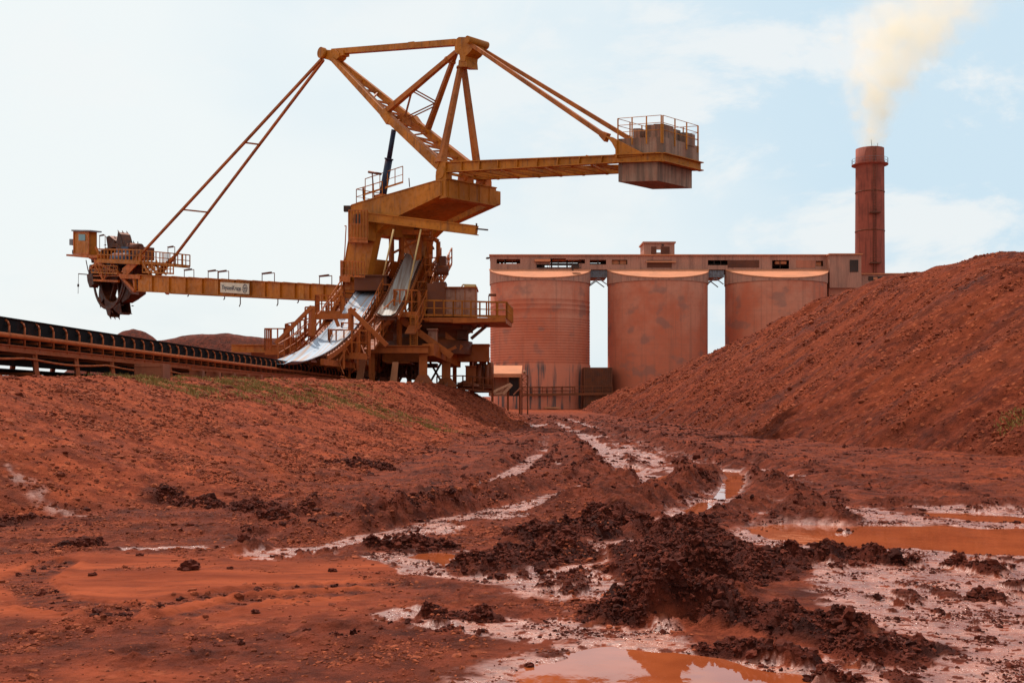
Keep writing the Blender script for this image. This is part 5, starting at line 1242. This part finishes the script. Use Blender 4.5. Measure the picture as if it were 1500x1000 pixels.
# portal: ring girder, legs, bogies
pb = MB(); Yp = 70.5
pb.pbox(534, 506.5, 627, 517, Yp, .9); pb.pbox(532, 505.6, 628, 506.8, Yp-.15, 1.2); pb.pbox(560, 517.2, 660, 530, 74, .6); pb.beam(at(627,512,Yp+.5), at(667,530,78), .8, .8); pb.beam(at(534,512,Yp+.5), at(560,525,80), .7, .8)
pb.pbox(565, 530, 600, 532, 73, 4); portal = P('portal_frame', pb, 'ochre_low')
pb = MB(); pb.pbox(660, 505.5, 716, 529, 77, 2.2); pb.pbox(659, 503.5, 717, 505.6, 76.8, 2.6); pb.prism([at(612,516,74), at(660,514,75), at(660,528,75), at(612,524,74)], (0,1.2,0)); P('end_girder', pb, 'ochre_low', portal)
def leg(px0, px1, y0, y1, Y, flare=True):
    w = (px1-px0)/F*Y; c = at((px0+px1)/2, y1, Y); mb = MB(); zt_ = at(0, y0, Y).z; mb.obox(c, w, w, zt_-c.z, R(4)); l = P('portal_leg', mb, 'ochre_low', portal)
    if flare:
        mb = MB(); zc = c.z+.33*(zt_-c.z); k = w*1.25
        vs = [(c.x+i*k, c.y+j*k, zc-.35) for i, j in ((-1,-1),(-1,1),(1,1),(1,-1))]+[(c.x+i*w*.55, c.y+j*w*.55, zc+.25) for i, j in ((-1,-1),(-1,1),(1,1),(1,-1))]; mb.box8(vs)
        mb.obox((c.x-.0, c.y, zc-.75), w*1.1, w*3.0, .4); P('bogie_hood', mb, 'rust', l)
        for dy_ in (-.9, .9): mb = MB(); mb.tube((c.x-.15, c.y+dy_, c.z+.35), (c.x+.15, c.y+dy_, c.z+.35), .34, 16); P('wheel', mb, 'dark', l)
leg(614,626,517,573,71.2); leg(647,660,529,574,74.5); leg(663,669,529,572,80, False); leg(541,549,517,560,71, False); leg(596,603,530,566,80,False)
for (x0, y0, x1_, y1, w, Y) in ((578,461,662,522,.42,72.5),(644,484,676,510,.35,75),(585,462,585,508,.25,72.3),(609,462,609,508,.2,72.3),(645,519,668,508,.2,74),(560,463,545,508,.25,73),(612,485,650,520,.2,78),(530,505,497,520,.25,70)):
    mb = MB(); mb.beam(at(x0,y0,Y), at(x1_,y1,Y+.2), w, w); P('brace', mb, 'ochre_low', portal)
mb = MB(); mb.pbox(625, 481, 641, 483, 73, 1.4); mb.pbox(627, 483, 637, 525, 73.2, .8); mb.pbox(637.4, 483, 640.5, 525, 73.2, .8); P('cable_cabinet', mb, 'sheet', portal)
# near-black boxes added as shade between the legs, with dark cross braces
mb = MB(); mb.pbox(468, 519, 541, 544, 76, 3); mb.pbox(551, 519, 592, 552, 79, 2); mb.pbox(603, 520, 613, 556, 78, 2); mb.pbox(551,532,640,538,80,1.5); P('shade_block', mb, 'dark', portal); mb = MB(); mb.pbox(541,519,612,553,84,1); P('shade_block', mb, 'dark', portal); mb = MB(); mb.pbox(556,553.2,584,570,84,1); P('shade_block', mb, 'dark', portal); mb = MB()
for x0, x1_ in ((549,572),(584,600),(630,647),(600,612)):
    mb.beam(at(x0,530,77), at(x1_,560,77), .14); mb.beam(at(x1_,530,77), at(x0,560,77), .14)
P('brace', mb, 'dark', portal); mb = MB(); mb.prism([at(470,520,74), at(548,520,74), at(540,552,74), at(520,545,74), at(495,540,74)], (0,2,0)); P('shade_block', mb, 'dark', portal)
mb = MB()
for i, px in enumerate((690,695.5,701,707,713,718.5)):
    a = at(px, 574-abs(i-2)*1, 79+.4*(i%2)); mb.tube(a, at(px, 524+(i*3)%7+i*1.1, 79+.4*(i%2)), .12+.06*(i%3), 8)
for x0,y0,x1_,y1 in ((690,536,700,560),(702,530,712,548),(704,552,720,572),(712,536,722,560),(686,560,722,575)): mb.pbox(x0,y0,x1_,y1,79.8,1.0)
mb.pbox(698, 523, 717, 527, 78.6, 1.6); P('hydraulic_pack', mb, 'rust', portal)
mb = MB(); mb.pbox(682, 537, 697, 559, 78, 1.2); mb.pbox(681, 535.3, 698, 537, 77.8, 1.6); P('switch_box', mb, 'ochre_low', portal)
mb = MB(); lathe(mb, at(684,567,78), [(.9, at(0,566,78).z),(.9, at(0,564,78).z),(.25, at(0,557,78).z),(0, at(0,557,78).z)], 16); mb.pbox(670, 565, 722, 569, 78, 1.2); P('cable_drum', mb, 'rust', portal)
r = MB(); r.rail([at(678,571,77), at(722,575,77)], 1.0, .8, .04); r.rail([at(640,572,76), at(678,571,77)], 1.0, 1.2, .04); P('handrail', r, 'rust', portal)
for pts in ([(575,530),(583,530),(580,566),(570,566)], [(527,524),(536,524),(531,556),(521,556)]):
    mb = MB(); mb.prism([at(x,y,69.5) for x,y in pts], (0,.35,0)); P('slanted_post', mb, 'orangepost', portal)
mb = MB(); mb.pbox(510,520,513,556,69,.2); mb.pbox(540,520,543,552,69,.2); P('thin_post', mb, 'ochre_low', portal)
# left base arm along the conveyor
mb = MB(); mb.ibeam(at(342,510,84), at(420,511,80), .5, .6, .06); mb.beam(at(342,509.5,84), at(500,512,78), .4, .5); P('outrigger_beam', mb, 'ochre', portal)
mb = MB(); mb.pbox(368, 516, 415, 524, 84, 2); P('hanging_chute', mb, 'rust', portal)
# ------------------------------------------------ tripper: inclined belts
tp = thing('tripper', None, None, (0,0,0)); tp.parent = RC; tp.location = Vector((-11.4, 69, 5))-Vector(RC.location)
def bpath(pts):
    xs = [p[0] for p in pts]; ys = [p[1] for p in pts]; zs = [p[2] for p in pts]
    def f(t_):
        return Vector((np.interp(t_, range(len(pts)), xs), np.interp(t_, range(len(pts)), ys), np.interp(t_, range(len(pts)), zs)))
    return f
def spline(pts, n=40):
    """Catmull-Rom through points"""
    P_ = [Vector(p) for p in pts]; P_ = [P_[0]*2-P_[1]]+P_+[P_[-1]*2-P_[-2]]; o = []
    for i in range(1, len(P_)-2):
        for j in range(n//(len(P_)-3)):
            t_ = j/(n//(len(P_)-3)); a, b, c, d = P_[i-1:i+3]
            o.append(.5*((2*b)+(c-a)*t_+(2*a-5*b+4*c-d)*t_**2+(3*b-a-3*c+d)*t_**3))
    return o+[P_[-2]]
def belt_strip(mb, line, w, th=.04, trough_=.16):
    n = 6; b0 = len(mb.v)
    for c in line:
        pr = [(-w, 0), (-w*.5, -trough_), (w*.5, -trough_), (w, 0)]
        mb.v += [(c.x+a, c.y, c.z+b) for a, b in pr]+[(c.x+a, c.y, c.z+b-th) for a, b in ((w, 0), (w*.5, -trough_), (-w*.5, -trough_), (-w, 0))]
    n = 8
    for i in range(len(line)-1):
        for j in range(n): mb.f.append((b0+i*n+j, b0+i*n+(j+1)%n, b0+(i+1)*n+(j+1)%n, b0+(i+1)*n+j)); mb.sm.append(False)
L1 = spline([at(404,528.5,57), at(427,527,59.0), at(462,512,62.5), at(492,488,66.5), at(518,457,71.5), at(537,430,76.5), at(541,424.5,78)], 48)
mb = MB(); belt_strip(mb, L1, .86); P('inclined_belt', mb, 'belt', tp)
L2 = spline([at(566,458,70), at(579,435,72.5), at(593,404,76), at(607,370,80)], 30)
mb = MB(); belt_strip(mb, L2, .58); P('inclined_belt', mb, 'belt_dull', tp)
def tripper_side(L, i0, i1, w, tall, j0=0, m='ochre_low', near_rail=True):
    n_ = len(L)
    for s_ in (-1, 1):
        mb = MB(); pts = [p+Vector((s_*(w+.12), 0, -.30)) for p in L[i0:i1]]
        for a, b in zip(pts[::2], pts[2::2]): mb.beam(a, b, .12, .3)
        P('side_frame', mb, m, tp)
    for i in range(i0, i1, 1):
        p = L[i]; rl = MB()
        for s_ in (-1, 1): rl.tube(p+Vector((s_*.35, 0, -.30)), p+Vector((s_*(w+.08), 0, -.12)), .07, 8)
        for s_ in (-1, 1): rl.beam(p+Vector((s_*(w+.1), 0, -.45)), p+Vector((s_*(w+.1), 0, -.02)), .06)
        rl.beam(p+Vector((-w, 0, -.42)), p+Vector((w, 0, -.42)), .06); P('roller', rl, 'dark', tp)
    for s_, h in ((1, 1.1), (-1, 1.1)):
        wk = MB(); dz = -1.3 if (s_ > 0 or i0 == 0) else -.6; k0 = i0+(j0 if s_ > 0 else 0); of = .55 if s_ > 0 else .2
        pts = [p+Vector((s_*(w+of+.7), 0, dz)) for p in L[k0:i1]]
        ins = [p+Vector((s_*(w+of), 0, dz)) for p in L[k0:i1]]
        for a, b, c, d in zip(pts, pts[1:], ins, ins[1:]): wk.prism([a, b, d, c], (0,0,-.06))
        P('walkway', wk, 'rust', tp)
        r = MB(); r.rail(pts[::6]+[pts[-1]], h, .9, .028)
        P('handrail', r, m, tp)
tripper_side(L1, 14, len(L1), .86, 0, 12)
tripper_side(L2, 0, len(L2), .62, 0)
# trestle under the incline
for i in (20, 26, 32, 38, 44):
    if i < len(L1):
        p = L1[i]; mb = MB()
        for s_ in (-1, 1): mb.beam(p+Vector((s_*1.0, 0, -.45)), Vector((p.x+s_*1.0, p.y, 3.6)), .16)
        mb.beam(Vector((p.x-1, p.y, 3.7)), p+Vector((1, 0, -.5)), .1); P('trestle', mb, 'ochre_low', tp)
mb = MB(); p0 = L1[14]+Vector((0,0,-.8)); 
for s_ in (-1, 1): mb.beam(Vector((L1[12].x+s_*1.05, L1[12].y, 3.9)), Vector((L1[-1].x+s_*1.05, L1[-1].y, 3.9)), .2, .35)
for s_ in (-1, 1):
    for i in range(18, len(L1)-3, 6): mb.beam(Vector((L1[i].x+s_*1.05, L1[i].y, 4)), L1[i+3]+Vector((s_*1.05,0,-.5)), .09); mb.beam(L1[i+3]+Vector((s_*1.05,0,-.5)), Vector((L1[min(i+6,len(L1)-1)].x+s_*1.05, L1[min(i+6,len(L1)-1)].y, 4)), .09)
P('lower_frame', mb, 'ochre_low', tp)
# A frames and gates round the first incline
for pts, Y, w in (([(514,452),(514,484)],67,.25),([(512,452),(567,506)],67,.28),([(457,464),(512,463)],66,.32),([(457,448),(457,492)],65.5,.28),([(457,449),(404,503)],65,.22),([(490,463),(496,478)],66,.2),([(505,464),(521,452)],67,.15)):
    mb = MB(); mb.beam(at(*pts[0],Y), at(*pts[1],Y), w, w); P('gantry_bar', mb, 'ochre_low', tp)
def deck(px0, y0, px1, y1, Y, dep, h=1.1, step=.55, nm='platform', m='ochre_low', posts=True):
    mb = MB(); a = at(px0,y0,Y); b = at(px1,y1,Y); e = Vector((0,dep,0)); mb.prism([a, b, b+e, a+e], (0,0,-.14)); mb.beam(a-Vector((0,0,.1)), b-Vector((0,0,.1)), .06, .25); o = P(nm, mb, m, tp)
    r = MB(); r.rail([a+e, a, b, b+e], h, step, .035); P('handrail', r, m, o); return o
deck(388,514,416,514,66,1.4,1.35,.42); deck(418,513,455,504,67,1.2,1.6,.42); deck(481,519,538,521,65.5,1.3,1.5,.5); deck(462,458,499,459,71,1.4,1.15,.4); deck(500,505,534,508,68.5,1,1.4,.5)
for a, b, Y, w in (((462,492),(500,434),72,.9),((420,512),(458,478),67,.9),((538,500),(578,462),70,.9)):
    mb = MB(); mb.stairs(at(*a,Y), at(*b,Y+1.5), w, (0,1,0)); P('stairs', mb, 'ochre_low', tp)
    r = MB(); r.rail([at(*a,Y), at(*b,Y+1.5)], 1.1, .7, .035); P('handrail', r, 'ochre_low', tp)
mb = MB(); mb.path([at(447,494,66), at(447,450,66), at(453,450,66), at(453,494,66)], .05); P('gate_hoop', mb, 'rust', tp); mb = MB(); mb.path([at(440,470,66), at(440,512,66)], .05); P('post', mb, 'rust', tp); mb = MB(); mb.path([at(483,505,65), at(483,483,65), at(502,483,65)], .05); P('gate_hoop', mb, 'rust', tp)
# head chute at the top of the first belt
mb = MB(); mb.pbox(519, 404, 566, 425, 76.2, 3); mb.pbox(517, 402.3, 568, 404.2, 76, 3.4); P('head_chute', mb, 'rust', tp)
mb = MB(); mb.pbox(543, 386, 572, 402, 79, 2); P('chute_hood', mb, 'ochre_low', tp)
# stair tower and columns round the second incline
deck(577,459,612,460,71.5,2.2,1.55,.42); deck(560,440,580,440,76,1.5,1.1,.5); deck(622,400,640,400,78,1.5,1.1,.5); deck(600,438,624,438,76,1.2,1.2,.5)
for a, b, Y in (((538,507),(592,424),72),((606,462),(646,386),75),((588,480),(640,400),74)):
    mb = MB(); mb.stairs(at(*a,Y), at(*b,Y+6), .8, (1,0,0)); P('stairs', mb, 'ochre_low', tp); r = MB(); r.rail([at(*a,Y), at(*b,Y+6)], 1.15, .8, .04); r.rail([at(*a,Y)+Vector((.8,0,0)), at(*b,Y+6)+Vector((.8,0,0))], 1.15, .8, .04); P('handrail', r, 'ochre_low', tp)
mb = MB()
for x in (573.5, 588, 613.5, 629): mb.beam(at(x,339,79), at(x,440,79), .28)
mb.beam(at(572,340,79), at(630,341,79), .3,.35); mb.beam(at(573,372,79), at(615,350,79), .15); mb.beam(at(588,340,79), at(613,395,79), .12); P('tower_frame', mb, 'ochre_low', tp)
mb = MB(); mb.pbox(596, 357, 630, 372, 83, 3); mb.pbox(594, 355.4, 632, 357.2, 82.8, 3.3); mb.pbox(604, 344, 626, 355, 84, 2); P('head_chute', mb, 'rust', tp)
mb = MB(); mb.tube(at(600,362,82.5), at(630,364,82.5), .55, 14); mb.tube(at(605,334,80), at(612,334,80), .35, 12); P('head_pulley', mb, 'dark', tp)
for a, b, Y in (((576.5,336),(561.5,403),71),((616.5,336),(595,440),71.5)):
    mb = MB(); mb.tube(at(*a,Y), at(*b,Y), .055, 8); P('pale_rod', mb, 'pale_rod', tp)
mb = MB(); mb.path([at(618,338,78), at(631,338,78), at(631,372,78)], .14, 8); mb.path([at(620,350,77.5), at(636,350,77.5), at(642,354,77.5), at(642,385,77.5)], .16, 8); P('bent_pipe', mb, 'ochre_low', tp)
mb = MB(); mb.pbox(643.5, 375, 653, 393, 77, 1); mb.tube(at(641,396,77), at(657,396,77), .35, 10); mb.pbox(639, 385, 644, 400, 77, 1); P('winch_motor', mb, 'rust', tp)
mb = MB()   # small clutter of cable trays and brackets on the incline
rs = random.Random(3)
for i in range(26):
    t_ = rs.random(); p = L2[int(t_*(len(L2)-1))]+Vector((rs.choice((-1,1))*rs.uniform(1.1, 2.2), rs.uniform(-.3,.3), rs.uniform(-2.0,-.9)))
    mb.beam(p, p+Vector((rs.uniform(-.5,.5), rs.uniform(.2,1.2), rs.uniform(-.3,.9))), .07); P('cable_bracket', mb, 'ochre_low', tp); mb = MB()
for i in range(20):
    t_ = rs.uniform(.35, .95); p = L1[int(t_*(len(L1)-1))]+Vector((rs.choice((-1,1))*rs.uniform(1.1, 2.0), rs.uniform(-.3,.3), rs.uniform(-2.2,-1.1)))
    mb.beam(p, p+Vector((rs.uniform(-.4,.4), rs.uniform(.2,1.2), rs.uniform(-.2,.9))), .06); P('cable_bracket', mb, 'ochre_low', tp); mb = MB()
for bb in ((548,432,580,470,84,1),(598,385,640,462,89,1),(584,462,640,505,78.5,2.5),(548,470,583,505,79.5,2.5)):  # rust boxes added behind the belts, closing gaps where bright background showed
    mb = MB(); mb.pbox(*bb); P('gap_backing', mb, 'rust', tp)
mb = MB(); mb.prism([at(512,470,80), at(548,440,82), at(548,505,80), at(500,508,79)], (0,1,0)); P('gap_backing', mb, 'rust', tp)
mb = MB()
for x in (601, 611): mb.beam(at(x,462,71.2), at(x,508,71.2), .07)
for i in range(15): mb.beam(at(601,463+3*i,71.2), at(611,463+3*i,71.2), .05)
P('ladder', mb, 'ochre', tp)
# ------------------------------------------------------------------ sky, sun, camera
SUN_EL, SUN_AZ = R(60), R(-24)            # azimuth measured from +Y (view direction), negative = left
wd = bpy.data.worlds.new('World'); sc.world = wd; wd.use_nodes = True; nt = wd.node_tree; t = NT(nt)
for n_ in list(nt.nodes): nt.nodes.remove(n_)
out = t.n('ShaderNodeOutputWorld'); sky = t.n('ShaderNodeTexSky'); sky.sky_type = 'NISHITA'; sky.sun_disc = False
sky.sun_elevation = SUN_EL; sky.sun_rotation = SUN_AZ; sky.air_density = 1.0; sky.dust_density = 4.0; sky.altitude = 200
gen = t.n('ShaderNodeTexCoord').outputs['Generated']; sp = t.n('ShaderNodeSeparateXYZ'); nt.links.new(gen, sp.inputs[0])
up = t.m('MAXIMUM', sp.outputs[2], .0)
# haze layer white towards the sun side (left), pale blue to the right, cumulus patches
cl = t.noise(t.scale(gen, 1, 1, 1.9), 4.2, 8, .62, .25); cl2 = t.noise(t.scale(gen, 1, 1, 1.6), 1.9, 4, .5)
side = t.m('ADD', t.m('MULTIPLY', sp.outputs[0], 1.0), t.m('MULTIPLY', t.m('SUBTRACT', cl2, .5), 1.1))
blu = t.rng(side, -.12, .34)
base = t.mix(blu, (.90,.955,.955), (.64,.81,.92))
puff = t.m('MULTIPLY', t.rng(cl, .50, .60), t.rng(blu, 0, 1, .35, .8))
base = t.mix(puff, base, (.93,.95,.94))
gray = t.m('MULTIPLY', t.rng(t.noise(t.scale(gen, 1, 1, 2.5), 3.1, 5, .6), .56, .72), .25)
base = t.mix(gray, base, (.72,.83,.88))
bright = t.mix(t.rng(sp.outputs[1], -.1, -.6), (0,0,0), (.10,.10,.10))
b1 = t.n('ShaderNodeBackground'); nt.links.new(sky.outputs[0], b1.inputs[0]); b1.inputs[1].default_value = .06
b2 = t.n('ShaderNodeBackground'); nt.links.new(base, b2.inputs[0]); b2.inputs[1].default_value = 1.06
mx = t.n('ShaderNodeMixShader'); mx.inputs[0].default_value = .88
nt.links.new(b1.outputs[0], mx.inputs[1]); nt.links.new(b2.outputs[0], mx.inputs[2]); nt.links.new(mx.outputs[0], out.inputs[0])
sl = bpy.data.lights.new('sun', 'SUN'); sl.energy = 4.0; sl.angle = R(.6); sl.color = (1, .95, .86)
so = bpy.data.objects.new('sun', sl); COL.objects.link(so)
dv = Vector((math.sin(SUN_AZ)*math.cos(SUN_EL), math.cos(SUN_AZ)*math.cos(SUN_EL), math.sin(SUN_EL)))
so.rotation_euler = dv.to_track_quat('Z', 'Y').to_euler(); so.location = (0, 0, 60)
cam = bpy.data.cameras.new('camera'); co = bpy.data.objects.new('camera', cam); COL.objects.link(co)
co.location = (0, 0, EYE); co.rotation_euler = (R(90), 0, 0); cam.sensor_width = 36; cam.lens = F/1500*36
cam.shift_y = (HZ-500)/1500; cam.clip_end = 9000; cam.clip_start = .1
sc.camera = co
sc.view_settings.view_transform = 'Standard'; sc.view_settings.look = 'None'; sc.view_settings.exposure = 0
sc.cycles.max_bounces = 6; sc.cycles.volume_bounces = 2; sc.cycles.volume_step_rate = 1.0; sc.cycles.volume_max_steps = 128; sc.cycles.transparent_max_bounces = 12
